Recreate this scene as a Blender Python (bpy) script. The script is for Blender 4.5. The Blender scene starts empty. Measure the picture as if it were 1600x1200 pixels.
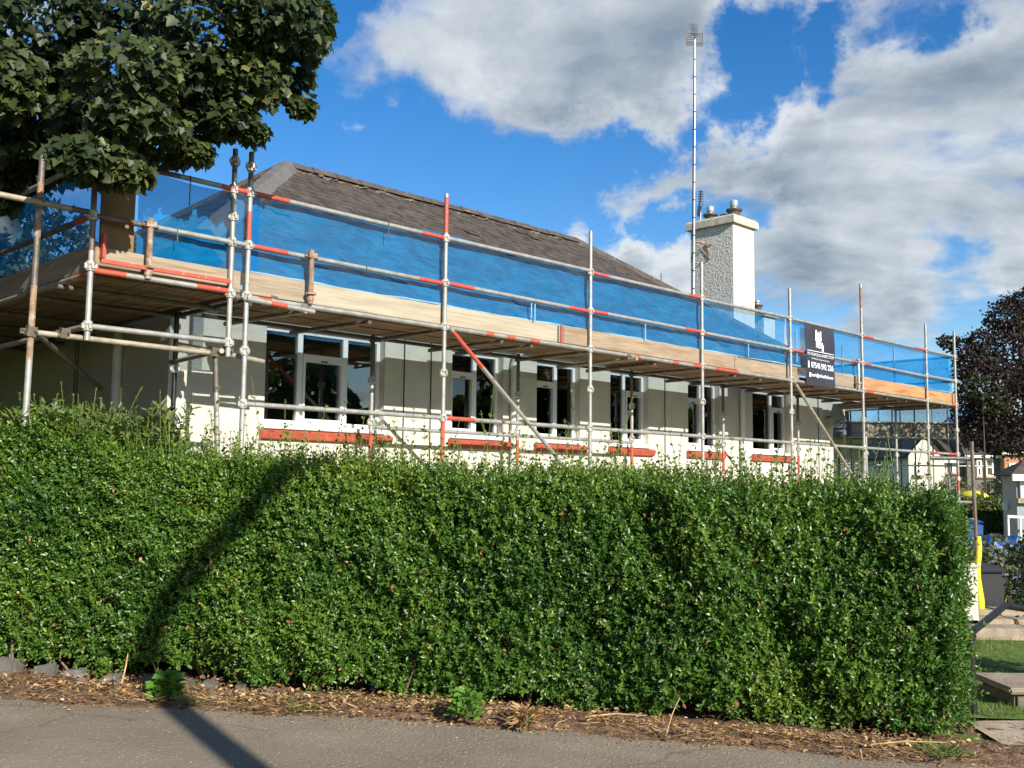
import bpy, bmesh, math, random
import numpy as np
from mathutils import Matrix, Vector

random.seed(7); RNG = np.random.default_rng(11)
S = bpy.context.scene
C = S.collection
R = math.radians

# ------------------------------------------------------------------ camera
FPX, PITCH, ROLL, CZ = 1623.0, R(5.58), R(0.62), 1.6
cd = bpy.data.cameras.new('camera'); cam = bpy.data.objects.new('camera', cd); C.objects.link(cam)
cd.sensor_width = 36.0; cd.lens = 36.0 * FPX / 1600.0; cd.clip_end = 2000; cd.clip_start = 0.05
cam.matrix_world = Matrix.Translation((0, 0, CZ)) @ Matrix.Rotation(R(90) + PITCH, 4, 'X') @ Matrix.Rotation(ROLL, 4, 'Z')
S.camera = cam

# ------------------------------------------------------------------ sun and sky
SUN_AZ = (0.557, -0.83); SUN_EL = R(26)
sl = bpy.data.lights.new('sun', 'SUN'); so = bpy.data.objects.new('sun', sl); C.objects.link(so)
sl.energy = 5.0; sl.angle = R(0.5); sl.color = (1.0, 0.94, 0.84)
so.rotation_euler = Vector((SUN_AZ[0] * math.cos(SUN_EL), SUN_AZ[1] * math.cos(SUN_EL), math.sin(SUN_EL))).to_track_quat('Z', 'Y').to_euler()
so.location = (5, -8, 12)
S.view_settings.view_transform = 'Standard'; S.view_settings.look = 'None'; S.view_settings.gamma = 1
S.view_settings.use_curve_mapping = False
S.view_settings.exposure = 0.58
S.render.engine = 'CYCLES'
S.cycles.max_bounces = 8; S.cycles.transparent_max_bounces = 24; S.cycles.diffuse_bounces = 3; S.cycles.glossy_bounces = 3
S.cycles.caustics_reflective = False; S.cycles.caustics_refractive = False


def ray(px, py):
    a, b = px - 800.0, py - 600.0
    u = a * math.cos(ROLL) + b * math.sin(ROLL); v = a * math.sin(ROLL) - b * math.cos(ROLL)
    c, s = math.cos(PITCH), math.sin(PITCH)
    return np.array([u, FPX * c - v * s, FPX * s + v * c]) / FPX


W_ = bpy.data.worlds.new('World'); S.world = W_; W_.use_nodes = True
nt = W_.node_tree; N = nt.nodes; LK = nt.links; N.clear()


class NG:
    """small helper for node chains"""
    def __init__(s, tree): s.t = tree; s.n = tree.nodes; s.l = tree.links
    def set(s, node, i, v):
        if hasattr(v, 'is_output') or isinstance(v, bpy.types.NodeSocket): s.l.new(v, node.inputs[i])
        elif v is not None: node.inputs[i].default_value = v
    def math(s, op, a, b=None, c=None, clamp=False):
        m = s.n.new('ShaderNodeMath'); m.operation = op; m.use_clamp = clamp
        s.set(m, 0, a); s.set(m, 1, b)
        if c is not None: s.set(m, 2, c)
        return m.outputs[0]
    def vmath(s, op, a, b=None, scale=None):
        m = s.n.new('ShaderNodeVectorMath'); m.operation = op
        s.set(m, 0, a); s.set(m, 1, b)
        if scale is not None: s.set(m, 3, scale)
        return m.outputs[1] if op in ('DOT_PRODUCT', 'LENGTH', 'DISTANCE') else m.outputs[0]
    def noise(s, vec, scale, detail=4, rough=.55, dist=0.0, color=False):
        m = s.n.new('ShaderNodeTexNoise'); s.set(m, 'Vector', vec)
        m.inputs['Scale'].default_value = scale; m.inputs['Detail'].default_value = detail
        m.inputs['Roughness'].default_value = rough; m.inputs['Distortion'].default_value = dist
        return m.outputs['Color' if color else 'Fac']
    def smooth(s, v, a, b, lo=0.0, hi=1.0):
        m = s.n.new('ShaderNodeMapRange'); m.interpolation_type = 'SMOOTHSTEP'
        s.set(m, 0, v); m.inputs[1].default_value = a; m.inputs[2].default_value = b
        m.inputs[3].default_value = lo; m.inputs[4].default_value = hi
        return m.outputs[0]
    def mix(s, f, a, b, blend='MIX'):
        m = s.n.new('ShaderNodeMix'); m.data_type = 'RGBA'; m.blend_type = blend
        s.set(m, 0, f); s.set(m, 6, a); s.set(m, 7, b)
        return m.outputs[2]


g = NG(nt)
sky = N.new('ShaderNodeTexSky'); sky.sky_type = 'NISHITA'; sky.sun_disc = False
sky.sun_elevation = SUN_EL; sky.sun_rotation = math.atan2(SUN_AZ[0], SUN_AZ[1])
sky.air_density = 1.0; sky.dust_density = 0.3; sky.ozone_density = 2.0; sky.altitude = 100
tc = N.new('ShaderNodeTexCoord'); D = tc.outputs['Generated']
hs = N.new('ShaderNodeHueSaturation'); hs.inputs['Saturation'].default_value = 1.42; hs.inputs['Value'].default_value = 1.10
hs.inputs['Hue'].default_value = 0.508
LK.new(sky.outputs[0], hs.inputs['Color'])
sep = N.new('ShaderNodeSeparateXYZ'); LK.new(D, sep.inputs[0])
inv = g.math('DIVIDE', 1.0, g.math('ADD', g.math('MAXIMUM', sep.outputs[2], 0.0), 0.16))
flat = g.vmath('SCALE', D, None, inv)                      # cloud layer seen in perspective
# broad cloud cover: where the cloud banks of this sky stand
banks = [  # px, py, radius (deg), weight
    (600, 95, 3.4, .85), (740, 60, 4.4, 1.0), (880, 110, 4.6, 1.0), (1010, 185, 2.4, .8), (1020, 60, 4.5, 1.0), (1200, 10, 3.6, .95), (840, 185, 2.2, .8),
    (1270, 150, 3.4, 1.0), (1420, 140, 4.6, 1.0), (1560, 110, 5, 1.0), (1560, 290, 6, 1.0), (1400, 290, 5.5, 1.0), (1200, 265, 3.6, .95), (1010, 300, 2.4, .95),
    (870, 325, 1.4, .9), (960, 312, 1.7, 1.0), (1090, 282, 2.2, 1.0), (1270, 430, 4, .9), (1430, 440, 4, .85), (1000, 420, 2.0, .95), (1120, 420, 2.6, .85), (1590, 540, 3, .5), (1350, 360, 4, .9), (1330, 520, 3, .7)]
gaps = [(660, 290, 5.5, 1.0), (540, 240, 4.0, .9), (1150, 105, 2.0, 1.0), (1110, 150, 2.0, 1.0), (1215, 78, 1.8, .95), (1320, 66, 1.6, .85), (1050, 365, 1.5, .8), (1180, 330, 1.0, .5),
        (950, 365, 1.5, .7), (1490, 460, 1.8, .6), (440, 330, 6, 1.0), (1440, 30, 1.6, .7), (840, 265, 2.6, .95), (1000, 232, 1.5, .85), (550, 20, 1.8, .8), (960, 232, 1.6, .75), (1060, 200, 1.7, .9), (1400, 45, 1.3, .7)]
Dw = g.vmath('ADD', D, g.vmath('SCALE', g.vmath('SUBTRACT', g.noise(D, 6, 7, .66, color=True), (.5, .5, .5)), None, 0.20))
fields = []
for lst in (banks, gaps):
    acc = None
    for px, py, rad, wt in lst:
        v = ray(px, py); v = v / np.linalg.norm(v)
        k = g.smooth(g.vmath('DISTANCE', Dw, tuple(v)), R(rad * 1.9), R(rad * .1), 0.0, wt)
        acc = k if acc is None else g.math('MAXIMUM', acc, k)
    fields.append(acc)
bias = g.math('SUBTRACT', fields[0], fields[1])
warp = g.vmath('ADD', flat, g.vmath('SCALE', g.noise(flat, 1.8, 3, .5, color=True), None, 0.30))
n1 = g.noise(warp, 2.3, 8, .52)
dens = g.math('ADD', g.math('MULTIPLY_ADD', n1, 1.7, -.46), g.math('MULTIPLY', bias, 0.46))
cover = g.smooth(dens, 0.38, 0.72)
# lit edges towards the sun, grey bellies
sv = Vector((SUN_AZ[0], SUN_AZ[1], 0.9)) * 0.10
n2 = g.noise(g.vmath('ADD', warp, tuple(sv)), 2.3, 6, .55)
side = g.math('SUBTRACT', n1, n2)
thick = g.smooth(dens, 0.55, 1.05)
lit = g.math('ADD', g.math('MULTIPLY', side, 2.8), g.math('SUBTRACT', 0.74, g.math('MULTIPLY', thick, 0.62)), clamp=True)
fine = g.noise(warp, 8.5, 6, .6)
lit = g.math('ADD', lit, g.math('MULTIPLY', g.math('SUBTRACT', fine, 0.5), 0.35), clamp=True)
ccol = g.mix(lit, (1.85, 2.35, 2.95, 1), (5.7, 6.0, 6.2, 1))
skyc = g.mix(g.math('MULTIPLY', cover, 0.95), hs.outputs[0], ccol)
bg = N.new('ShaderNodeBackground'); LK.new(skyc, bg.inputs[0]); bg.inputs[1].default_value = 0.095
wo = N.new('ShaderNodeOutputWorld'); LK.new(bg.outputs[0], wo.inputs[0])

# ------------------------------------------------------------------ frames of reference
q5 = math.sqrt(.5)
dv = np.array([q5, q5, 0]); nv = np.array([-q5, q5, 0]); OH = np.array([-2.469, 9.506, 0])


def H(t, w, z): return OH + t * dv + w * nv + np.array([0, 0, z])


def onw(px, py, w):
    r = ray(px, py); k = ((OH + w * nv) @ nv) / (r @ nv); p = np.array([0, 0, CZ]) + k * r
    return (p - OH) @ dv, p[2]


def atY(px, py, Y):
    r = ray(px, py); return np.array([0, 0, CZ]) + Y / r[1] * r


def ground_z(x, y=0.0):
    return 0.055 - 0.03 * np.clip(x, -9, 6)


# ------------------------------------------------------------------ materials
def new_mat(name):
    m = bpy.data.materials.new(name); m.use_nodes = True
    b = m.node_tree.nodes['Principled BSDF']
    return m, NG(m.node_tree), b


def pmat(name, col, rough=.6, metal=0.0, var=.15, vscale=6.0, bump=0.0, bscale=60.0, col2=None, c2=(.55, .7), c2scale=3.0, stretch=None, spec=.5, bdetail=4):
    """procedural surface: base colour with soft variation, optional stains of a second colour, relief"""
    m, g, b = new_mat(name)
    t = g.n.new('ShaderNodeTexCoord').outputs['Object']
    oi = g.n.new('ShaderNodeObjectInfo')
    vec = g.vmath('ADD', t, g.vmath('SCALE', (1, 1.7, .6), None, g.math('MULTIPLY', oi.outputs['Random'], 37.0)))
    if stretch: vec = g.vmath('MULTIPLY', vec, stretch)
    n = g.noise(vec, vscale, 5, .6)
    lo = tuple(max(0, c * (1 - var)) for c in col) + (1,); hi = tuple(min(1, c * (1 + var)) for c in col) + (1,)
    colr = g.mix(g.smooth(n, .3, .7), lo, hi)
    if col2: colr = g.mix(g.smooth(g.noise(vec, c2scale, 6, .62), c2[0], c2[1]), colr, tuple(col2) + (1,))
    g.l.new(colr, b.inputs['Base Color'])
    b.inputs['Roughness'].default_value = rough; b.inputs['Metallic'].default_value = metal
    b.inputs['Specular IOR Level'].default_value = spec
    if bump:
        bm_ = g.n.new('ShaderNodeBump'); bm_.inputs['Strength'].default_value = bump; bm_.inputs['Distance'].default_value = .02
        g.l.new(g.noise(vec, bscale, bdetail, .6), bm_.inputs['Height']); g.l.new(bm_.outputs[0], b.inputs['Normal'])
    return m


def leaf_mat(name, cols, rough=.4, transl=.25, spec=.5):
    """cols: list of (position, rgb) on the per-leaf tint"""
    m, g, b = new_mat(name)
    at = g.n.new('ShaderNodeAttribute'); at.attribute_name = 'tint'
    cr = g.n.new('ShaderNodeValToRGB'); el = cr.color_ramp.elements
    while len(el) < len(cols): el.new(.5)
    for e, (p, c) in zip(el, cols): e.position = p; e.color = tuple(c) + (1,)
    g.l.new(at.outputs['Fac'], cr.inputs[0])
    g.l.new(cr.outputs[0], b.inputs['Base Color']); b.inputs['Roughness'].default_value = rough; b.inputs['Specular IOR Level'].default_value = spec
    tr = g.n.new('ShaderNodeBsdfTranslucent'); g.l.new(g.mix(.6, cr.outputs[0], (.25, .42, .04, 1)), tr.inputs[0])
    mx = g.n.new('ShaderNodeMixShader'); mx.inputs[0].default_value = transl
    g.l.new(b.outputs[0], mx.inputs[1]); g.l.new(tr.outputs[0], mx.inputs[2])
    out = g.n['Material Output']; g.l.new(mx.outputs[0], out.inputs[0])
    return m


M = {}
M['steel'] = pmat('galvanised_steel', (.37, .36, .325), .42, .3, .18, 9, col2=(.36, .28, .2), c2=(.62, .74), c2scale=7, bump=.15, bscale=120)
M['steel_dark'] = pmat('weathered_steel', (.15, .13, .105), .5, .3, .3, 9, col2=(.16, .09, .05), c2=(.5, .65), c2scale=6, bump=.2, bscale=90)
M['rust'] = pmat('rusty_steel', (.30, .19, .12), .75, .1, .3, 14, col2=(.42, .36, .28), c2=(.52, .64), c2scale=9, bump=.3, bscale=90)
M['bare'] = pmat('dull_tube', (.34, .30, .23), .55, .15, .22, 8, col2=(.25, .17, .1), c2=(.58, .7), c2scale=6, bump=.2)
M['red'] = pmat('red_paint_steel', (.50, .080, .045), .5, 0, .14, 10, col2=(.5, .36, .28), c2=(.62, .70), c2scale=18, bump=.15, bscale=100)
M['cup'] = pmat('pressed_steel', (.46, .44, .39), .5, .3, .25, 16, col2=(.22, .15, .1), c2=(.56, .7), c2scale=14)
M['board'] = pmat('scaffold_board', (.30, .205, .125), .85, 0, .22, 3, col2=(.17, .11, .07), c2=(.45, .68), c2scale=2.2, stretch=(.35, 9, 9), bump=.5, bscale=7, spec=.25)
M['toe_pale'] = pmat('pale_board', (.40, .34, .25), .8, 0, .16, 3, col2=(.28, .22, .15), c2=(.5, .78), c2scale=2.5, stretch=(.4, 7, 7), bump=.25, bscale=8, spec=.25)
M['toe_brown'] = pmat('brown_board', (.32, .24, .165), .82, 0, .2, 3, col2=(.26, .16, .085), c2=(.5, .7), c2scale=2.5, stretch=(.5, 5, 5), bump=.4, bscale=8, spec=.25)
M['toe_grey'] = pmat('grey_board', (.31, .25, .18), .85, 0, .2, 3, col2=(.22, .15, .09), c2=(.5, .7), c2scale=2.2, stretch=(.4, 7, 7), bump=.4, bscale=8, spec=.25)
M['toe_orange'] = pmat('orange_board', (.44, .235, .11), .8, 0, .2, 3, col2=(.36, .14, .045), c2=(.5, .7), c2scale=2.5, stretch=(.5, 5, 5), bump=.3, bscale=8, spec=.25)
M['panel_tan'] = pmat('tan_board', (.24, .15, .075), .85, 0, .12, 4, bump=.2, spec=.2)
M['white_render'] = pmat('white_roughcast', (.72, .66, .555), .9, 0, .06, 3, col2=(.62, .57, .47), c2=(.6, .85), c2scale=1.4, bump=.9, bscale=75, spec=.2)
M['grey_render'] = pmat('weathered_roughcast', (.66, .63, .56), .95, 0, .22, 28, col2=(.48, .45, .39), c2=(.52, .66), c2scale=16, bump=.8, bscale=55, spec=.15)
M['upvc'] = pmat('white_window_frame', (.80, .80, .79), .35, 0, .03, 3)
M['trim_white'] = pmat('white_paint', (.78, .77, .74), .5, 0, .05, 5)
M['red_sill'] = pmat('red_tile_sill', (.46, .095, .06), .5, 0, .15, 8, col2=(.62, .25, .16), c2=(.62, .75), c2scale=6, bump=.2)
M['slate'] = pmat('slate', (.075, .060, .047), .7, 0, .4, 5, col2=(.13, .11, .085), c2=(.58, .72), c2scale=1.7, bump=.3, bscale=40, spec=.4)
M['lead'] = pmat('lead_flashing', (.15, .14, .125), .6, .1, .15, 4, bump=.15)
M['mortar'] = pmat('old_mortar', (.17, .14, .105), .95, 0, .25, 9, bump=.6)
M['ridge'] = pmat('ridge_tile', (.085, .066, .052), .8, 0, .3, 6, col2=(.2, .17, .12), c2=(.6, .7), c2scale=8, bump=.4)
M['concrete'] = pmat('concrete_cap', (.52, .47, .36), .9, 0, .2, 6, col2=(.52, .27, .05), c2=(.60, .68), c2scale=2.8, bump=.5, bscale=30)
M['clay_dark'] = pmat('sooty_clay', (.075, .06, .045), .7, 0, .35, 6, bump=.2)
M['cowl'] = pmat('cowl_metal', (.36, .38, .38), .5, .2, .12, 8)
M['black_iron'] = pmat('black_iron', (.022, .022, .024), .4, .2, .2, 10)
M['dark_plastic'] = pmat('dark_plastic', (.03, .03, .032), .45, 0, .15, 10)
M['alu'] = pmat('aerial_aluminium', (.52, .55, .56), .4, .6, .15, 9)
M['yellow'] = pmat('yellow_foam', (.72, .62, .03), .6, 0, .12, 9, bump=.1)
M['blue_plastic'] = pmat('blue_plastic', (.008, .06, .22), .45, 0, .12, 6, bump=.25, bscale=9)
M['interior'] = pmat('dark_room', (.22, .21, .19), .9, 0, .2, 2)
M['lettering'] = pmat('white_print', (.82, .82, .82), .6, 0, .03, 4)
M['banner'] = pmat('banner_vinyl', (.040, .037, .050), .42, 0, .12, 3, bump=.12, bscale=5, bdetail=2)
M['bark'] = pmat('bark', (.06, .047, .035), .9, 0, .3, 9, stretch=(1, 1, .3), bump=.6, bscale=25)
M['twig'] = pmat('twig', (.20, .135, .085), .9, 0, .3, 14, bump=.3)
M['straw'] = pmat('dry_straw', (.50, .34, .15), .9, 0, .3, 20)
M['soil'] = pmat('bare_soil', (.16, .10, .062), .95, 0, .35, 9, col2=(.30, .185, .10), c2=(.47, .62), c2scale=14, bump=.9, bscale=55, spec=.2)
M['lawn'] = pmat('lawn', (.12, .19, .035), .9, 0, .3, 4, col2=(.17, .2, .05), c2=(.5, .7), c2scale=2.2, bump=.8, bscale=90, spec=.2)
M['sandstone'] = pmat('sandstone', (.33, .265, .185), .9, 0, .2, 6, col2=(.26, .19, .12), c2=(.52, .7), c2scale=4, bump=.6, bscale=40)
M['greystone'] = pmat('grey_stone', (.15, .135, .115), .9, 0, .25, 6, col2=(.12, .11, .1), c2=(.5, .7), c2scale=4, bump=.5, bscale=30)
M['redstone'] = pmat('red_sandstone', (.42, .2, .12), .9, 0, .2, 5, col2=(.3, .15, .1), c2=(.52, .7), c2scale=4, bump=.4)
M['whitewash'] = pmat('whitewashed_wall', (.6, .56, .47), .9, 0, .06, 3, bump=.3)
M['greypaint'] = pmat('grey_paint', (.26, .29, .30), .6, 0, .08, 4)
M['pane_dark'] = pmat('window_glass', (.02, .025, .03), .08, 0, .1, 2, spec=.8)
M['path'] = pmat('sandy_concrete', (.44, .35, .23), .95, 0, .2, 5, col2=(.32, .25, .17), c2=(.5, .7), c2scale=3, bump=.6, bscale=60)
M['stem'] = pmat('green_stem', (.12, .16, .04), .7, 0, .2, 9)

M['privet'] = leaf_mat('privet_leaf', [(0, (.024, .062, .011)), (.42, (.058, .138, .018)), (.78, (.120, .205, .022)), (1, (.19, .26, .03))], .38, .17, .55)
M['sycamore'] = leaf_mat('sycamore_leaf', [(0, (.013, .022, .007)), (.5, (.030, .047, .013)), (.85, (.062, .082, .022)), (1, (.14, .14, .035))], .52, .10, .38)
M['copper'] = leaf_mat('copper_beech_leaf', [(0, (.014, .007, .011)), (.6, (.035, .014, .02)), (.9, (.055, .026, .026)), (1, (.05, .07, .02))], .6, .10, .25)
M['shrub'] = leaf_mat('shrub_leaf', [(0, (.03, .055, .012)), (.5, (.06, .095, .02)), (1, (.13, .15, .04))], .45, .2)
M['darkshrub'] = leaf_mat('dark_shrub_leaf', [(0, (.012, .022, .008)), (.6, (.025, .042, .014)), (1, (.07, .085, .03))], .45, .15)
M['lance'] = leaf_mat('lance_leaf', [(0, (.05, .085, .02)), (.5, (.095, .145, .035)), (.9, (.17, .2, .05)), (1, (.3, .22, .1))], .45, .25)
M['olive'] = leaf_mat('olive_leaf', [(0, (.09, .085, .03)), (.5, (.16, .145, .05)), (1, (.24, .2, .08))], .5, .2)
M['weed'] = leaf_mat('weed_leaf', [(0, (.06, .15, .02)), (.6, (.12, .26, .03)), (1, (.2, .36, .05))], .45, .3)
M['litter'] = leaf_mat('dead_leaf', [(0, (.12, .055, .025)), (.4, (.27, .14, .06)), (.75, (.45, .28, .12)), (1, (.62, .46, .26))], .8, .1, .2)
M['grass'] = leaf_mat('grass_blade', [(0, (.06, .11, .02)), (.6, (.12, .19, .03)), (1, (.28, .30, .09))], .5, .25)

# asphalt with pale chips
m, g, b = new_mat('asphalt'); M['asphalt'] = m
t = g.n.new('ShaderNodeTexCoord').outputs['Object']
nb = g.noise(t, 1.3, 5, .6); nf = g.noise(t, 85, 4, .7)
col = g.mix(g.smooth(nb, .3, .72), (.225, .182, .130, 1), (.305, .250, .180, 1))
col = g.mix(g.math('MULTIPLY', g.smooth(nf, .35, .7), .5), col, (.37, .31, .23, 1))
vo = g.n.new('ShaderNodeTexVoronoi'); vo.inputs['Scale'].default_value = 46; g.l.new(t, vo.inputs['Vector'])
rnd = g.n.new('ShaderNodeSeparateColor'); g.l.new(vo.outputs['Color'], rnd.inputs[0])
chip = g.math('MULTIPLY', g.smooth(vo.outputs['Distance'], .30, .20), g.smooth(rnd.outputs[0], .80, .82))
col = g.mix(chip, col, (.60, .56, .47, 1))
st = g.smooth(g.noise(g.vmath('MULTIPLY', t, (.5, 1.6, 1)), 1.1, 6, .65), .56, .72)
col = g.mix(g.math('MULTIPLY', st, .45), col, (.155, .13, .10, 1))
wv = g.vmath('ADD', t, g.vmath('SCALE', g.noise(t, 3.5, 5, .6, color=True), None, .28))
ck = g.n.new('ShaderNodeTexVoronoi'); ck.feature = 'DISTANCE_TO_EDGE'; ck.inputs['Scale'].default_value = .55; g.l.new(wv, ck.inputs['Vector'])
crack = g.math('MULTIPLY', g.smooth(ck.outputs['Distance'], .010, .003), g.smooth(g.noise(t, .9, 3, .5), .45, .6))
col = g.mix(g.math('MULTIPLY', crack, .35), col, (.07, .06, .048, 1))
patch = g.smooth(g.noise(g.vmath('MULTIPLY', t, (.35, 1, 1)), .8, 3, .45), .50, .53)
col = g.mix(g.math('MULTIPLY', patch, .16), col, (.13, .112, .09, 1))
g.l.new(col, b.inputs['Base Color']); b.inputs['Roughness'].default_value = .9; b.inputs['Specular IOR Level'].default_value = .25
bp = g.n.new('ShaderNodeBump'); bp.inputs['Strength'].default_value = .7; bp.inputs['Distance'].default_value = .012
g.l.new(g.math('ADD', g.noise(t, 120, 4, .7), g.math('MULTIPLY', vo.outputs['Distance'], .6)), bp.inputs['Height']); g.l.new(bp.outputs[0], b.inputs['Normal'])

# blue debris netting: woven film, part open
m, g, b = new_mat('blue_netting'); M['net'] = m
t = g.n.new('ShaderNodeTexCoord').outputs['Object']
fold = g.noise(g.vmath('MULTIPLY', t, (1, 1, 3.2)), 2.0, 6, .62, .6)
colr = g.mix(g.smooth(fold, .35, .72), (.004, .245, .60, 1), (.012, .33, .74, 1))
df = g.n.new('ShaderNodeBsdfDiffuse'); g.l.new(colr, df.inputs[0])
tl = g.n.new('ShaderNodeBsdfTranslucent'); g.l.new(g.mix(.5, colr, (.02, .25, .65, 1)), tl.inputs[0])
tp = g.n.new('ShaderNodeBsdfTransparent'); tp.inputs[0].default_value = (.72, .88, 1.0, 1)
mx = g.n.new('ShaderNodeMixShader'); mx.inputs[0].default_value = .42
g.l.new(df.outputs[0], mx.inputs[1]); g.l.new(tl.outputs[0], mx.inputs[2])
mx2 = g.n.new('ShaderNodeMixShader')
g.l.new(g.math('ADD', .42, g.math('MULTIPLY', fold, .26)), mx2.inputs[0])
g.l.new(mx.outputs[0], mx2.inputs[2]); g.l.new(tp.outputs[0], mx2.inputs[1])
g.l.new(mx2.outputs[0], g.n['Material Output'].inputs[0])

# pale hem of the netting
M['hem'] = pmat('net_hem', (.16, .38, .58), .6, 0, .15, 8)

# clear pane: reflects at its surface, lets the room be seen
m, g, b = new_mat('clear_pane'); M['glass'] = m
fr = g.n.new('ShaderNodeFresnel'); fr.inputs[0].default_value = 1.5
gl = g.n.new('ShaderNodeBsdfGlossy'); gl.inputs['Roughness'].default_value = .01
tp = g.n.new('ShaderNodeBsdfTransparent'); tp.inputs[0].default_value = (.8, .85, .84, 1)
mx = g.n.new('ShaderNodeMixShader'); g.l.new(g.math('MULTIPLY_ADD', fr.outputs[0], 1.9, .03), mx.inputs[0])
g.l.new(tp.outputs[0], mx.inputs[1]); g.l.new(gl.outputs[0], mx.inputs[2]); g.l.new(mx.outputs[0], g.n['Material Output'].inputs[0])

# lace curtain
m, g, b = new_mat('lace'); M['lace'] = m
t = g.n.new('ShaderNodeTexCoord').outputs['Object']
b.inputs['Base Color'].default_value = (.78, .77, .74, 1); b.inputs['Roughness'].default_value = .9
tp = g.n.new('ShaderNodeBsdfTransparent'); mx = g.n.new('ShaderNodeMixShader')
g.l.new(g.smooth(g.noise(t, 26, 3, .6), .42, .56, .35, .95), mx.inputs[0])
g.l.new(tp.outputs[0], mx.inputs[1]); g.l.new(b.outputs[0], mx.inputs[2]); g.l.new(mx.outputs[0], g.n['Material Output'].inputs[0])


# ------------------------------------------------------------------ object helpers
def empty(name, loc, label=None, cat=None, group=None):
    o = bpy.data.objects.new(name, None); C.objects.link(o); o.location = tuple(loc); o.empty_display_size = .2
    tag(o, label, cat, group)
    return o


def tag(o, label=None, cat=None, group=None, kind=None):
    if label: o['label'] = label
    if cat: o['category'] = cat
    if group: o['group'] = group
    if kind: o['kind'] = kind
    return o


WORLD = {}


def wloc(o):
    p = Vector((0, 0, 0))
    while o is not None: p += Vector(o.location); o = o.parent
    return p


def link(name, me, parent=None, loc=(0, 0, 0), rot=None):
    o = bpy.data.objects.new(name, me); C.objects.link(o)
    if parent is not None: o.parent = parent
    o.location = tuple(loc)
    if rot: o.rotation_euler = rot
    return o


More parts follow.
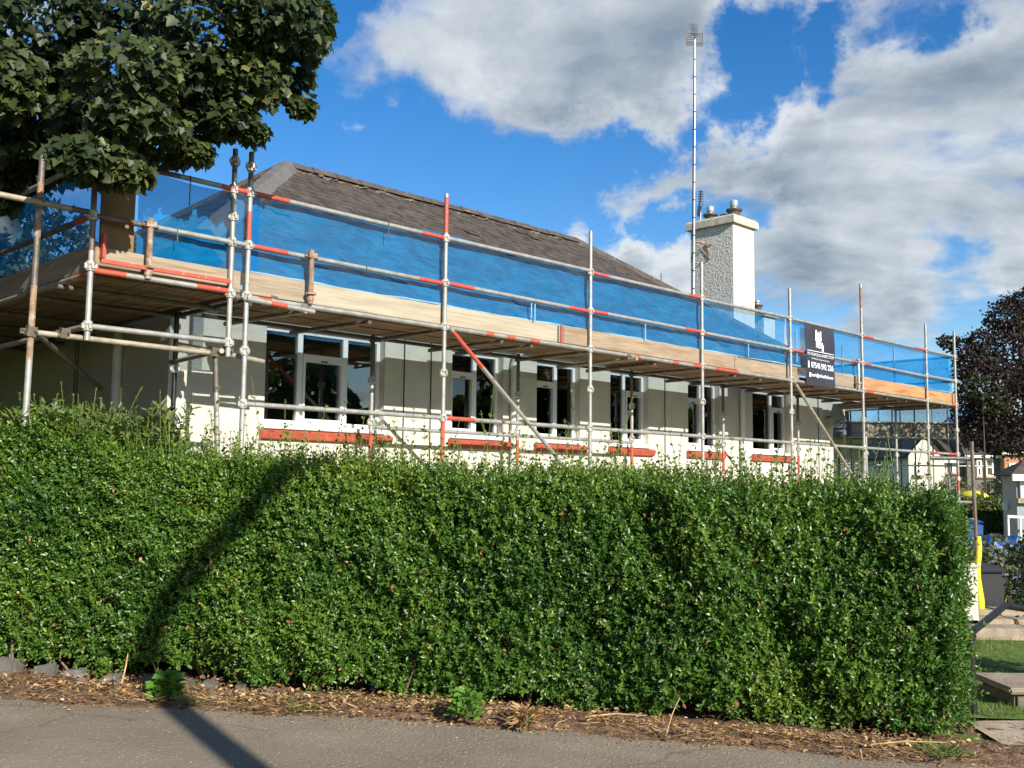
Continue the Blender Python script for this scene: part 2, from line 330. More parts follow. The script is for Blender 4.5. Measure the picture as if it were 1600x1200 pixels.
class MB:
    def __init__(s): s.v = []; s.f = []; s.m = []
    def face(s, pts, mi=0):
        i = len(s.v); s.v += [tuple(p) for p in pts]; s.f.append(tuple(range(i, i + len(pts)))); s.m.append(mi)
    def hexa(s, p, mi=0):
        """8 points: bottom ring 0-3, top ring 4-7"""
        i = len(s.v); s.v += [tuple(x) for x in p]
        for q in ((3, 2, 1, 0), (4, 5, 6, 7), (0, 1, 5, 4), (1, 2, 6, 5), (2, 3, 7, 6), (3, 0, 4, 7)):
            s.f.append(tuple(i + k for k in q)); s.m.append(mi)
    def box(s, x0, x1, y0, y1, z0, z1, mi=0):
        s.hexa([(x0, y0, z0), (x1, y0, z0), (x1, y1, z0), (x0, y1, z0), (x0, y0, z1), (x1, y0, z1), (x1, y1, z1), (x0, y1, z1)], mi)
    def hbox(s, t0, t1, w0, w1, z0, z1, mi=0):
        """box in the house's own axes"""
        s.hexa([H(t0, w0, z0), H(t1, w0, z0), H(t1, w1, z0), H(t0, w1, z0), H(t0, w0, z1), H(t1, w0, z1), H(t1, w1, z1), H(t0, w1, z1)], mi)
    def tube(s, p0, p1, r, seg=10, bands=(), mi=0, r1=None, cap=True):
        p0 = Vector(p0); p1 = Vector(p1); ax = (p1 - p0); L = ax.length; ax.normalize()
        a = ax.orthogonal().normalized(); bq = ax.cross(a)
        cuts = sorted({0.0, L} | {min(max(c, 0), L) for b_ in bands for c in b_[:2]})
        rings = []
        for c in cuts:
            rr = r + ((r1 - r) * c / L if r1 is not None else 0)
            i = len(s.v)
            for k in range(seg):
                an = 2 * math.pi * k / seg
                s.v.append(tuple(p0 + ax * c + (a * math.cos(an) + bq * math.sin(an)) * rr))
            rings.append(i)
        for j in range(len(cuts) - 1):
            mid = (cuts[j] + cuts[j + 1]) / 2; mm = mi
            for b_ in bands:
                if b_[0] <= mid <= b_[1]: mm = b_[2]
            for k in range(seg):
                k2 = (k + 1) % seg
                s.f.append((rings[j] + k, rings[j] + k2, rings[j + 1] + k2, rings[j + 1] + k)); s.m.append(mm)
        if cap:
            s.f.append(tuple(rings[0] + k for k in reversed(range(seg)))); s.m.append(mi)
            s.f.append(tuple(rings[-1] + k for k in range(seg))); s.m.append(mi)
    def path(s, pts, radii, seg=8, mi=0):
        """tapering bent tube through points"""
        pts = [Vector(p) for p in pts]; rings = []
        for j, p in enumerate(pts):
            ax = (pts[min(j + 1, len(pts) - 1)] - pts[max(j - 1, 0)]).normalized()
            a = ax.cross(Vector((0.31, 0.17, 0.93))); a = a.normalized() if a.length > 1e-3 else ax.orthogonal().normalized()
            bq = ax.cross(a); i = len(s.v)
            for k in range(seg):
                an = 2 * math.pi * k / seg; s.v.append(tuple(p + (a * math.cos(an) + bq * math.sin(an)) * radii[j]))
            rings.append(i)
        for j in range(len(pts) - 1):
            for k in range(seg):
                k2 = (k + 1) % seg; s.f.append((rings[j] + k, rings[j] + k2, rings[j + 1] + k2, rings[j + 1] + k)); s.m.append(mi)
        s.f.append(tuple(rings[0] + k for k in reversed(range(seg)))); s.m.append(mi)
        s.f.append(tuple(rings[-1] + k for k in range(seg))); s.m.append(mi)
    def lathe(s, base, prof, seg=16, mi=0):
        """profile of (r, z) turned about a vertical axis"""
        i = len(s.v)
        for r, z in prof:
            for k in range(seg):
                an = 2 * math.pi * k / seg; s.v.append((base[0] + r * math.cos(an), base[1] + r * math.sin(an), base[2] + z))
        for j in range(len(prof) - 1):
            for k in range(seg):
                k2 = (k + 1) % seg
                s.f.append((i + j * seg + k, i + j * seg + k2, i + (j + 1) * seg + k2, i + (j + 1) * seg + k)); s.m.append(mi)
        s.f.append(tuple(i + (len(prof) - 1) * seg + k for k in range(seg))); s.m.append(mi)
    def mesh(s, name, mats, off=(0, 0, 0), smooth=False, bevel=0.0):
        me = bpy.data.meshes.new(name)
        o = Vector(off)
        me.from_pydata([tuple(Vector(v) - o) for v in s.v], [], s.f)
        for m_ in (mats if isinstance(mats, (list, tuple)) else [mats]): me.materials.append(M[m_])
        me.polygons.foreach_set('material_index', s.m)
        if bevel:
            bm = bmesh.new(); bm.from_mesh(me); bmesh.ops.remove_doubles(bm, verts=bm.verts, dist=1e-5)
            bmesh.ops.bevel(bm, geom=[e for e in bm.edges if len(e.link_faces) == 2 and e.calc_face_angle(0) > .5], offset=bevel, segments=2, affect='EDGES', clamp_overlap=True)
            bm.to_mesh(me); bm.free()
        if smooth: me.polygons.foreach_set('use_smooth', [True] * len(me.polygons))
        me.update()
        return me
    def build(s, name, mats, parent=None, smooth=False, bevel=0.0, origin=None):
        base = wloc(parent) if parent is not None else Vector((0, 0, 0))
        org = Vector(origin) if origin is not None else base
        me = s.mesh(name, mats, org, smooth, bevel)
        return link(name, me, parent, org - base)


def auto_smooth(o, ang=35):
    me = o.data; me.polygons.foreach_set('use_smooth', [True] * len(me.polygons))
    try: me.set_sharp_from_angle(angle=R(ang))
    except Exception: pass
    return o


# ---- leaves as one mesh, vectorised
def unit(a): return a / np.maximum(np.linalg.norm(a, axis=-1, keepdims=True), 1e-9)


LEAF_OVATE = (np.array([(0, 0, 0), (-.30, .28, .07), (-.27, .66, .05), (0, 1, -.06), (.27, .66, .05), (.30, .28, .07)]), [(0, 3, 2, 1), (0, 5, 4, 3)])
LEAF_PRIVET = (np.array([(0, 0, 0), (-.23, .30, .06), (-.20, .66, .04), (0, 1, -.06), (.20, .66, .04), (.23, .30, .06)]), [(0, 3, 2, 1), (0, 5, 4, 3)])
LEAF_LANCE = (np.array([(0, 0, 0), (-.13, .3, .03), (-.11, .65, -.02), (0, 1, -.18), (.11, .65, -.02), (.13, .3, .03)]), [(0, 3, 2, 1), (0, 5, 4, 3)])
LEAF_BLADE = (np.array([(-.04, 0, 0), (.04, 0, 0), (.025, .6, .06), (0, 1, .2), (-.025, .6, .06)]), [(0, 1, 2, 3, 4)])
_mp = [(0, 0), (.20, -.07), (.46, .10), (.36, .26), (.62, .50), (.36, .51), (.28, .68), (0, 1.05), (-.28, .68), (-.36, .51), (-.62, .50), (-.36, .26), (-.46, .10), (-.20, -.07)]
LEAF_MAPLE = (np.array([(x, y, .10 * abs(x) - .14 * y * y + .05) for x, y in _mp]), [(0, 1, 2, 3), (0, 3, 4, 5), (0, 5, 6, 7), (0, 7, 8, 9), (0, 9, 10, 11), (0, 11, 12, 13)])


def leaves(name, mat, pos, up, nrm, size, tint, shape, parent=None, width=None, kind='stuff'):
    """pos: leaf bases, up: base-to-tip directions, nrm: rough face normals"""
    T, F = shape; n = len(pos); k = len(T)
    u = unit(up); x = unit(np.cross(u, nrm)); z = np.cross(x, u)
    sw = size if width is None else size * width
    V = pos[:, None, :] + T[None, :, 0, None] * x[:, None, :] * sw[:, None, None] + T[None, :, 1, None] * u[:, None, :] * size[:, None, None] + T[None, :, 2, None] * z[:, None, :] * size[:, None, None]
    base = np.array(wloc(parent)) if parent is not None else np.zeros(3)
    V = (V - base).reshape(-1, 3)
    me = bpy.data.meshes.new(name)
    me.vertices.add(len(V)); me.vertices.foreach_set('co', V.astype(np.float32).ravel())
    fl = np.concatenate([np.array(f) for f in F]); ls = np.array([len(f) for f in F])
    idx = (fl[None, :] + (np.arange(n) * k)[:, None]).ravel()
    me.loops.add(len(idx)); me.loops.foreach_set('vertex_index', idx.astype(np.int32))
    cnt = np.tile(ls, n); st = np.concatenate([[0], np.cumsum(cnt)[:-1]])
    me.polygons.add(len(cnt)); me.polygons.foreach_set('loop_start', st.astype(np.int32))
    try: me.polygons.foreach_set('loop_total', cnt.astype(np.int32))
    except Exception: pass
    a = me.attributes.new('tint', 'FLOAT', 'POINT'); a.data.foreach_set('value', np.repeat(tint, k).astype(np.float32))
    me.materials.append(M[mat]); me.update(calc_edges=True); me.validate()
    o = link(name, me, parent)
    if kind: o['kind'] = kind
    return o


_K = RNG.normal(0, 1, (40, 3)); _PH = RNG.uniform(0, 6.28, 40)


def lump(p, freq, seed=0, n=8):
    """smooth pseudo noise in -1..1"""
    k = _K[seed:seed + n] * freq
    return np.sin(p @ k.T + _PH[seed:seed + n]).sum(1) / math.sqrt(n)


def sprigs(pos, dirs, length, pairs, lsize, tint, spread=.9, jitter=.25):
    """opposite leaf pairs along short shoots -> arrays for leaves()"""
    n = len(pos); out = [[], [], [], [], []]
    dirs = unit(dirs); a = unit(np.cross(dirs, RNG.normal(0, 1, (n, 3)))); b2 = np.cross(dirs, a)
    for j in range(pairs):
        f = (j + .6) / pairs
        ang = j * 1.5708
        side = a * math.cos(ang) + b2 * math.sin(ang)
        base = pos + dirs * (length * f)[:, None]
        for sg in (-1, 1):
            up = unit(side * sg * spread + dirs * (.55 + .5 * f) + RNG.normal(0, jitter, (n, 3)))
            nr = unit(dirs + RNG.normal(0, .35, (n, 3)) + np.array([0, 0, .25]))
            out[0].append(base); out[1].append(up); out[2].append(nr)
            out[3].append(lsize * RNG.uniform(.65, 1.15, n) * (1 - .35 * f * f)); out[4].append(tint + RNG.normal(0, .10, n) + .12 * f)
    return [np.concatenate(o) for o in out]


# ------------------------------------------------------------------ ground
def sheet(name, xs, ys, mat, dz, fz=ground_z, inside=None):
    mb = MB(); nx, ny = len(xs), len(ys)
    for y in ys:
        for x in xs: mb.v.append((x, y, float(fz(x, y)) + dz))
    for j in range(ny - 1):
        for i in range(nx - 1):
            mb.f.append((j * nx + i, j * nx + i + 1, (j + 1) * nx + i + 1, (j + 1) * nx + i)); mb.m.append(0)
    return tag(mb.build(name, mat), kind='structure')


def poly_sheet(name, pts, mat, dz):
    mb = MB(); mb.face([(x, y, float(ground_z(x, y)) + dz) for x, y in pts]); return tag(mb.build(name, mat), kind='structure')


HA = np.array([-3.9, 8.02]); HB = np.array([3.02, 6.88])          # foot of the hedge, left and right
HD = (HB - HA) / np.linalg.norm(HB - HA); HN = np.array([HD[1], -HD[0]])   # HN points to the camera


def hedge_y(x): return HA[1] + (x - HA[0]) * HD[1] / HD[0]


def garden_z(x, y):
    return float(ground_z(x, y)) - 0.012


sheet('ground', [-600, -80, -30, -15, -9, -3, 0, 3, 6, 12, 30, 80, 600], [-600, -60, -20, 0, 8, 14, 20, 40, 80, 200, 900], 'lawn', -.02)
edge = [(-9, hedge_y(-9) - 1.05), (-3.3, 7.03), (-2.2, 6.96), (-.4, 6.91), (1.0, 6.65), (2.3, 6.40), (3.2, 6.26), (4.5, 6.2), (9, 5.4)]
mb = MB()
pv = []
ew = []
for i in range(len(edge) - 1):
    for k in range(14):
        f = k / 14; x = edge[i][0] * (1 - f) + edge[i + 1][0] * f; y = edge[i][1] * (1 - f) + edge[i + 1][1] * f
        ew.append((x, y + .035 * math.sin(x * 5.1) + .02 * math.sin(x * 13.7 + 1) + .012 * math.sin(x * 31)))
ew.append(edge[-1])
for i in range(len(ew) - 1):
    a, b_ = ew[i], ew[i + 1]
    mb.face([(a[0], -9, ground_z(a[0])), (b_[0], -9, ground_z(b_[0])), (b_[0], b_[1], ground_z(b_[0])), (a[0], a[1], ground_z(a[0]))])
tag(mb.build('pavement', 'asphalt'), kind='structure')
# soil verge under the hedge, gently humped
xs = np.linspace(-7, 3.6, 120); mb = MB(); ny = 14
for j in range(ny):
    for x in xs:
        y0 = np.interp(x, [e[0] for e in ew], [e[1] for e in ew]) - .06; y1 = hedge_y(x) + 1.3
        f = j / (ny - 1); y = y0 + (y1 - y0) * f
        hgt = .05 * math.sin(math.pi * min(1, f * 2.4)) + (.02 * math.sin(x * 7 + y * 9) + .012 * math.sin(x * 19 - y * 23)) * min(1, f * 5)
        mb.v.append((x, y, ground_z(x) + hgt - .012))
nx = len(xs)
for j in range(ny - 1):
    for i in range(nx - 1): mb.f.append((j * nx + i, j * nx + i + 1, (j + 1) * nx + i + 1, (j + 1) * nx + i)); mb.m.append(0)
tag(mb.build('soil_verge', 'soil', smooth=True), kind='structure')
poly_sheet('bounce_cut_sheet', [(-9, hedge_y(-9) + 1.0), (3.0, hedge_y(3.0) + 1.0), (4.6, 12.2), (6, 14), (12, 21), (3, 27), (-16, 24)], 'soil', .004)  # dark sheet added behind the hedge to cut green bounce from the lawn
poly_sheet('garden_path', [(3.15, 6.15), (9, 5.3), (9, 7.2), (5.2, 7.7), (3.9, 7.75), (3.25, 7.6)], 'path', .006)

# ------------------------------------------------------------------ the bungalow
WF = 1.65                       # front wall, metres behind the scaffold's outer line
T0, T1, WB = 0.09, 14.22, 8.85  # its ends and back wall
house = empty('bungalow', H(T0, WF, 0), 'white roughcast bungalow with hipped slate roof, behind the scaffold', 'house')
ZT = 3.62
wins = [(1.24, 2.92, 'three'), (4.03, 4.97, 'lace'), (5.64, 6.57, 'left'), (7.27, 8.22, 'right'), (9.29, 10.22, 'left'), (11.27, 12.55, 'right')]
ZW0, ZW1 = 2.20, 3.40
mb = MB()
cuts = [T0] + [c for a in wins for c in a[:2]] + [T1]
mb.hbox(T0, T1, WF, WF + .3, -.4, ZW0)
mb.hbox(T0, T1, WF, WF + .3, ZW1, ZT)
for i in range(0, len(cuts), 2): mb.hbox(cuts[i], cuts[i + 1], WF, WF + .3, ZW0, ZW1)
mb.build('wall', 'white_render', house)
mb = MB(); mb.hbox(T0, T0 + .3, WF + .3, WB - .3, -.4, ZT); mb.build('wall', 'white_render', house)
mb = MB(); mb.hbox(T1 - .3, T1, WF + .3, WB - .3, -.4, ZT); mb.build('wall', 'white_render', house)
mb = MB(); mb.hbox(T0, T1, WB - .3, WB, -.4, ZT); mb.build('wall', 'white_render', house)
mb = MB(); mb.hbox(T0 + .31, T1 - .31, WF + 2.6, WF + 2.7, 0, ZT - .02); mb.hbox(T0 + .31, T1 - .31, WF + .31, WF + 2.6, 1.3, 1.35); mb.build('room_partition', 'interior', house)


def frame_bar(mb, t0, t1, z0, z1, w=WF + .10, dpt=.07): mb.hbox(t0, t1, w, w + dpt, z0, z1)


def window(t0, t1, style):
    z0, z1 = ZW0 + .06, ZW1 - .02; f = .055; w = WF + .10
    fr = MB(); panes = []
    frame_bar(fr, t0, t0 + f, z0, z1); frame_bar(fr, t1 - f, t1, z0, z1)
    frame_bar(fr, t0 + f, t1 - f, z0, z0 + f); frame_bar(fr, t0 + f, t1 - f, z1 - f, z1)
    if style == 'three':
        a, b_ = t0 + .52, t1 - .52; case = [(a, b_)]; fixed = [(t0 + f, a), (b_, t1 - f)]
        muls = [a, b_]
    else:
        cut = t0 + (.50 if style in ('left', 'lace') else (t1 - t0) - .50)
        muls = [cut]
        if style in ('left', 'lace'): case = [(t0 + f, cut)]; fixed = [(cut, t1 - f)]
        else: case = [(cut, t1 - f)]; fixed = [(t0 + f, cut)]
    for m_ in muls: frame_bar(fr, m_ - .035, m_ + .035, z0 + f, z1 - f)
    ztr = z1 - .31
    o = fr.build('window', 'upvc', house, bevel=.004)
    for a, b_ in case:
        a2, b2 = a + (.035 if a in muls else 0), b_ - (.035 if b_ in muls else 0)
        cs = MB(); w2 = WF + .085
        cs.hbox(a2 + .002, b2 - .002, w2, w2 + .06, ztr - .03, ztr + .03)
        for (p0, p1, q0, q1) in ((a2 + .002, a2 + .032, z0 + f, ztr - .03), (b2 - .032, b2 - .002, z0 + f, ztr - .03), (a2 + .032, b2 - .032, z0 + f, z0 + f + .03), (a2 + .032, b2 - .032, ztr - .06, ztr - .03)):
            cs.hbox(p0, p1, w2, w2 + .06, q0, q1)
        cs.build('casement', 'upvc', o, bevel=.003)
        h = MB(); h.hbox((a2 + b2) / 2 - .04, (a2 + b2) / 2 + .04, w2 - .025, w2, ztr - .05, ztr - .036); h.build('vent_handle', 'dark_plastic', o)
        panes += [(a2 + .032, b2 - .032, z0 + f + .03, ztr - .06), (a2 + .002, b2 - .002, ztr + .03, z1 - f)]
    for a, b_ in fixed:
        panes.append((a + (.035 if a in muls else 0), b_ - (.035 if b_ in muls else 0), z0 + f, z1 - f))
    for a, b_, c, d_ in panes:
        p = MB(); p.hbox(a, b_, w + .03, w + .036, c, d_); p.build('pane', 'glass', o)
    s_ = MB(); s_.hbox(t0 - .03, t1 + .0, WF - .05, WF + .16, ZW0 + .005, ZW0 + .055); s_.build('sill_board', 'upvc', o, bevel=.006)
    r_ = MB(); a, b_ = t0 - .06, t1 + .10
    r_.hexa([H(a, WF - .05, ZW0 - .115), H(b_, WF - .05, ZW0 - .115), H(b_, WF - .003, ZW0 - .115), H(a, WF - .003, ZW0 - .115),
             H(a, WF - .085, ZW0 - .03), H(b_, WF - .085, ZW0 - .03), H(b_, WF - .003, ZW0 + .002), H(a, WF - .003, ZW0 + .002)])
    r_.build('window_sill', 'red_sill', house, bevel=.008)
    if style == 'lace' or style == 'left':
        cz = [(z0 + .05, z0 + .62), (z1 - .34, z1 - .06)] if style == 'lace' else [(z0 + .05, z1 - .42)]
        for c0, c1 in cz:
            cm = MB(); nseg = 40; tt = np.linspace(t0 + .06, t1 - .06 if style == 'lace' else t0 + .42, nseg)
            for i in range(nseg - 1):
                wa = w + .075 + .018 * math.sin(i * 1.3); wb = w + .075 + .018 * math.sin((i + 1) * 1.3)
                cm.face([H(tt[i], wa, c0), H(tt[i + 1], wb, c0), H(tt[i + 1], wb, c1), H(tt[i], wa, c1)])
            cm.build('lace_curtain', 'lace', o)
    return o


for a in wins: window(*a)

# eaves: soffit, fascia, gutter
EO = .33; ZE = 3.72
mb = MB(); mb.hbox(T0 - EO + .03, T1 + EO - .03, WF - EO + .03, WF - .002, ZT - .03, ZT - .005); mb.build('soffit', 'trim_white', house)
mb = MB(); mb.hbox(T0 - EO + .03, T0 - .002, WF, WB, ZT - .03, ZT - .005); mb.build('soffit', 'trim_white', house)
mb = MB(); mb.hbox(T0 - EO, T1 + EO, WF - EO, WF - EO + .028, ZT - .05, ZE - .01); mb.build('fascia', 'trim_white', house)
mb = MB(); mb.hbox(T0 - EO, T0 - EO + .028, WF - EO + .03, WB + EO, ZT - .05, ZE - .01); mb.build('fascia', 'trim_white', house)
mb = MB(); mb.tube(H(T0 - EO, WF - EO - .055, ZE - .06), H(T1 + EO, WF - EO - .055, ZE - .06), .052, 10); auto_smooth(mb.build('gutter', 'trim_white', house))
mb = MB(); mb.tube(H(T0 - EO - .055, WF - EO, ZE - .06), H(T0 - EO - .055, WB + EO, ZE - .06), .052, 10); auto_smooth(mb.build('gutter', 'trim_white', house))

# roof: deck, slates laid course by course, ridge and hip tiles
RW = (WF + WB) / 2; ZR = 6.54
ea, eb, ec, ed = (T0 - EO, WF - EO), (T1 + EO - .12, WF - EO), (T1 + EO - .12, WB + EO), (T0 - EO, WB + EO)
run = RW - (WF - EO); ra, rb = (T0 - EO + run, RW), (T1 + EO - .12 - run, RW)
mb = MB(); P3 = lambda p, z: H(p[0], p[1], z)
mb.face([P3(ea, ZE), P3(eb, ZE), P3(rb, ZR), P3(ra, ZR)]); mb.face([P3(ed, ZE), P3(ea, ZE), P3(ra, ZR)])
mb.face([P3(ec, ZE), P3(ed, ZE), P3(ra, ZR), P3(rb, ZR)]); mb.face([P3(eb, ZE), P3(ec, ZE), P3(rb, ZR)])
mb.face([P3(ea, ZE), P3(ed, ZE), P3(ec, ZE), P3(eb, ZE)])
roof = mb.build('roof', 'slate', house)


def slates(e0, e1, r0, r1, nc, wd):
    """courses of separate slates on one slope; e0-e1 eave, r0-r1 ridge (house axes, z)"""
    e0, e1, r0, r1 = [np.array(x, float) for x in (e0, e1, r0, r1)]
    mb = MB()
    nrm = np.cross(e1 - e0, (r0 + r1) / 2 - (e0 + e1) / 2); nrm /= np.linalg.norm(nrm)
    if nrm[2] < 0: nrm = -nrm
    al = (e1 - e0) / np.linalg.norm(e1 - e0); upd = np.cross(nrm, al)
    if upd[2] < 0: upd = -upd
    for c in range(nc):
        f0 = c / nc; f1 = min(1.0, (c + 1.0) / nc + .03)
        L0 = e0 + (r0 - e0) * f0; R0 = e1 + (r1 - e1) * f0; L1 = e0 + (r0 - e0) * f1; R1 = e1 + (r1 - e1) * f1
        ln = np.linalg.norm(R0 - L0); x = -(c % 2) * wd * .5
        while x < ln:
            wj = wd * random.uniform(.85, 1.15); a0 = max(x, 0) / ln; a1 = min(x + wj - .006, ln) / ln
            if a1 > a0 + .002:
                sag = .035 * math.sin(c * .9 + x * .55) + .02 * math.sin(x * 1.7 + c)
                lift = .008 + random.random() * .008 + (.025 if random.random() < .012 else 0)
                dn = random.gauss(0, .008) + sag * .6; sk = random.gauss(0, .006)
                ll1 = np.linalg.norm(R1 - L1); b0 = min(max((x - np.dot(L1 - L0, al)) / max(ll1, .01), 0), 1); b1 = min(max((x + wj - .006 - np.dot(L1 - L0, al)) / max(ll1, .01), 0), 1)
                p0 = L0 + (R0 - L0) * a0 + nrm * (lift + .008) - upd * (dn + sk); p1 = L0 + (R0 - L0) * a1 + nrm * (lift + .008) - upd * (dn - sk)
                p2 = L1 + (R1 - L1) * b1 + nrm * .006; p3 = L1 + (R1 - L1) * b0 + nrm * .006
                q0, q1 = p0 - nrm * .012, p1 - nrm * .012
                pts = [H(*p) for p in (p0, p1, p2, p3, q0, q1)]
                i = len(mb.v); mb.v += [tuple(p) for p in pts]
                mb.f += [(i, i + 1, i + 2, i + 3), (i + 4, i + 5, i + 1, i), (i + 4, i, i + 3), (i + 1, i + 5, i + 2)]; mb.m += [0] * 4
            x += wj
    return mb


z3 = lambda p, z: (p[0], p[1], z)
tag(slates(z3(ea, ZE), z3(eb, ZE), z3(ra, ZR), z3(rb, ZR), 30, .23).build('slates', 'slate', roof), kind='stuff')
tag(slates(z3(ed, ZE), z3(ea, ZE), z3(ra, ZR), z3(ra, ZR), 30, .23).build('slates', 'slate', roof), kind='stuff')
for k in range(15):      # ridge tiles, bedded unevenly on mortar
    a = ra[0] + (rb[0] - ra[0]) * k / 15; b_ = ra[0] + (rb[0] - ra[0]) * (k + 1) / 15 - .012
    dz = random.gauss(0, .004); mb = MB()
    pa = [(-.15, -.075), (-.05, .035), (.05, .035), (.15, -.075)]
    for j in range(3):
        mb.face([H(a, RW + pa[j][0], ZR + .03 + dz + pa[j][1]), H(b_, RW + pa[j][0], ZR + .03 + dz + pa[j][1]), H(b_, RW + pa[j + 1][0], ZR + .03 + dz + pa[j + 1][1]), H(a, RW + pa[j + 1][0], ZR + .03 + dz + pa[j + 1][1])])
    mb.face([H(a, RW + x, ZR + .03 + dz + z) for x, z in pa]); mb.face([H(b_, RW + x, ZR + .03 + dz + z) for x, z in reversed(pa)])
    mb.build('ridge_tile', 'ridge', roof)
mb = MB()
for k in range(110):
    a = random.uniform(ra[0], rb[0]); s_ = random.uniform(.015, .045); p = H(a, RW - random.uniform(.13, .22), 0); p[2] = ZR - .10 - random.uniform(0, .05)
    mb.hexa([p + np.array([random.gauss(0, .4) * s_ + sx * s_, random.gauss(0, .2) * s_ + sy * s_, sz * s_ * .45]) for sz in (-1, 1) for sx, sy in ((-1, -1), (1, -1), (1, 1), (-1, 1))])
tag(mb.build('ridge_mortar', 'mortar', roof), kind='stuff')


def hipstrip(e, r, name, mat, wd, n=1, gap=0.0, thick=.03):
    e = np.array(H(*e)); r = np.array(H(*r)); ax = (r - e); L = np.linalg.norm(ax); ax /= L; sd = np.cross(ax, (0, 0, 1)); sd /= np.linalg.norm(sd); upv = np.cross(sd, ax)
    for k in range(n):
        a = e + ax * L * k / n; b_ = e + ax * (L * (k + 1) / n - gap); mb = MB()
        o1 = -upv * .04 * wd / .2
        prof = [sd * wd + o1 - upv * wd * .45, sd * wd * .3 + upv * thick, -sd * wd * .3 + upv * thick, -sd * wd + o1 - upv * wd * .45]
        for j in range(3): mb.face([a + prof[j], b_ + prof[j], b_ + prof[j + 1], a + prof[j + 1]])
        mb.face([a + p for p in prof]); mb.face([b_ + p for p in reversed(prof)])
        mb.build(name, mat, roof)


hipstrip((ea[0], ea[1], ZE + .03), (ra[0], ra[1], ZR + .04), 'lead_hip', 'lead', .24, 3, .004)
hipstrip((eb[0], eb[1], ZE + .03), (rb[0], rb[1], ZR + .04), 'hip_tile', 'ridge', .13, 14, .012)
hipstrip((ed[0], ed[1], ZE + .03), (ra[0], ra[1], ZR + .04), 'hip_tile', 'ridge', .13, 14, .012)

# pipes and cables down the front
for t_, r_ in ((5.12, .05), (10.84, .045)):
    mb = MB(); mb.tube(H(t_, WF - .07, 0), H(t_, WF - .07, 3.30), r_, 12); mb.tube(H(t_, WF - .07, 3.30), H(t_, WF - EO - .05, ZE - .1), r_, 12); p = auto_smooth(mb.build('downpipe', 'trim_white', house))
    for z_ in (2.3, 3.2):
        mb = MB(); mb.tube(H(t_, WF - .07, z_), H(t_, WF - .07, z_ + .05), r_ + .012, 12); auto_smooth(mb.build('pipe_collar', 'trim_white', p))
for t_ in (3.22, 3.66, 8.64, 13.62):
    mb = MB(); mb.tube(H(t_, WF - .012, .2), H(t_, WF - .012, 3.55), .007, 6); mb.build('cable', 'dark_plastic', house)
mb = MB(); mb.tube(H(.09 - .06, 2.75, .1), H(.03, 2.75, 3.5), .055, 12); auto_smooth(mb.build('downpipe', 'trim_white', house))
dp = H(13.95, WF - .22, 3.05)
mb = MB(); seg = 20
for rr, off in ((.001, .05), (.12, .03), (.21, -.0)):
    for k in range(seg):
        an = 2 * math.pi * k / seg
        mb.v.append(tuple(dp + (-nv) * (-off) + dv * rr * math.cos(an) + np.array([0, 0, rr * 1.1 * math.sin(an)])))
for j in range(2):
    for k in range(seg): mb.f.append((j * seg + k, j * seg + (k + 1) % seg, (j + 1) * seg + (k + 1) % seg, (j + 1) * seg + k)); mb.m.append(0)
dish = empty('satellite_dish', H(13.95, WF, 2.9), 'small grey satellite dish at the right end of the white wall', 'dish')
mb.build('reflector', 'greypaint', dish, smooth=True)
mb = MB(); mb.tube(dp + nv * .05, H(13.95, WF, 3.0), .018, 8); mb.tube(dp + np.array([0, 0, -.15]), dp - nv * .22, .01, 6); mb.build('bracket', 'steel_dark', dish)

# ------------------------------------------------------------------ the scaffold
scaf = empty('scaffold', H(0, 0, 0.1), 'tube scaffold with timber deck along the front and left end of the white bungalow', 'scaffold')
ZL, ZM, ZG, ZB = 3.31, 3.80, 4.30, 2.32        # ledger, mid rail, guard rail, low rail
BAY = 2.438; PT = [0, BAY, 2 * BAY, 3 * BAY, 4 * BAY, 5 * BAY, 14.85, 16.22]
TR = .0242
STEEL = ['steel', 'red', 'steel_dark', 'rust']
mb = MB()
mb.lathe((0, 0, 0), [(.026, -.045), (.038, -.04), (.040, -.02), (.031, 0), (.040, .02), (.038, .04), (.026, .045)], 12)
mb.box(-.052, .052, -.010, .010, -.022, .022); mb.box(-.010, .010, -.052, .052, -.022, .022)
CUP = mb.mesh('coupling', 'cup')
mb = MB(); mb.box(-.035, .035, -.035, .035, -.04, .04); mb.tube((-.06, .02, 0), (.06, .02, 0), .012, 6); mb.tube((.02, -.06, .01), (.02, .055, .01), .010, 6)
CLAMP = mb.mesh('clamp', 'steel_dark')


def standard(t, w, z0, z1, bands=(), cups=(), mats=STEEL, lean=(0, 0)):
    p0 = H(t, w, z0); p1 = H(t + lean[0], w + lean[1], z1); mb = MB(); mb.tube(p0, p1, TR, 12, bands=[(a - z0, b_ - z0, i) for a, b_, i in bands])
    o = auto_smooth(mb.build('standard', mats, scaf, origin=p0))
    for z in cups:
        c = link('coupling', CUP, o, H(t, w, z) - p0, (0, 0, R(45) + random.uniform(-.05, .05)))
    return o


def rail(name, a, b_, bands=(), mats=STEEL, r=TR, parent=scaf):
    mb = MB(); mb.tube(a, b_, r, 12, bands=bands); return auto_smooth(mb.build(name, mats, parent, origin=a))


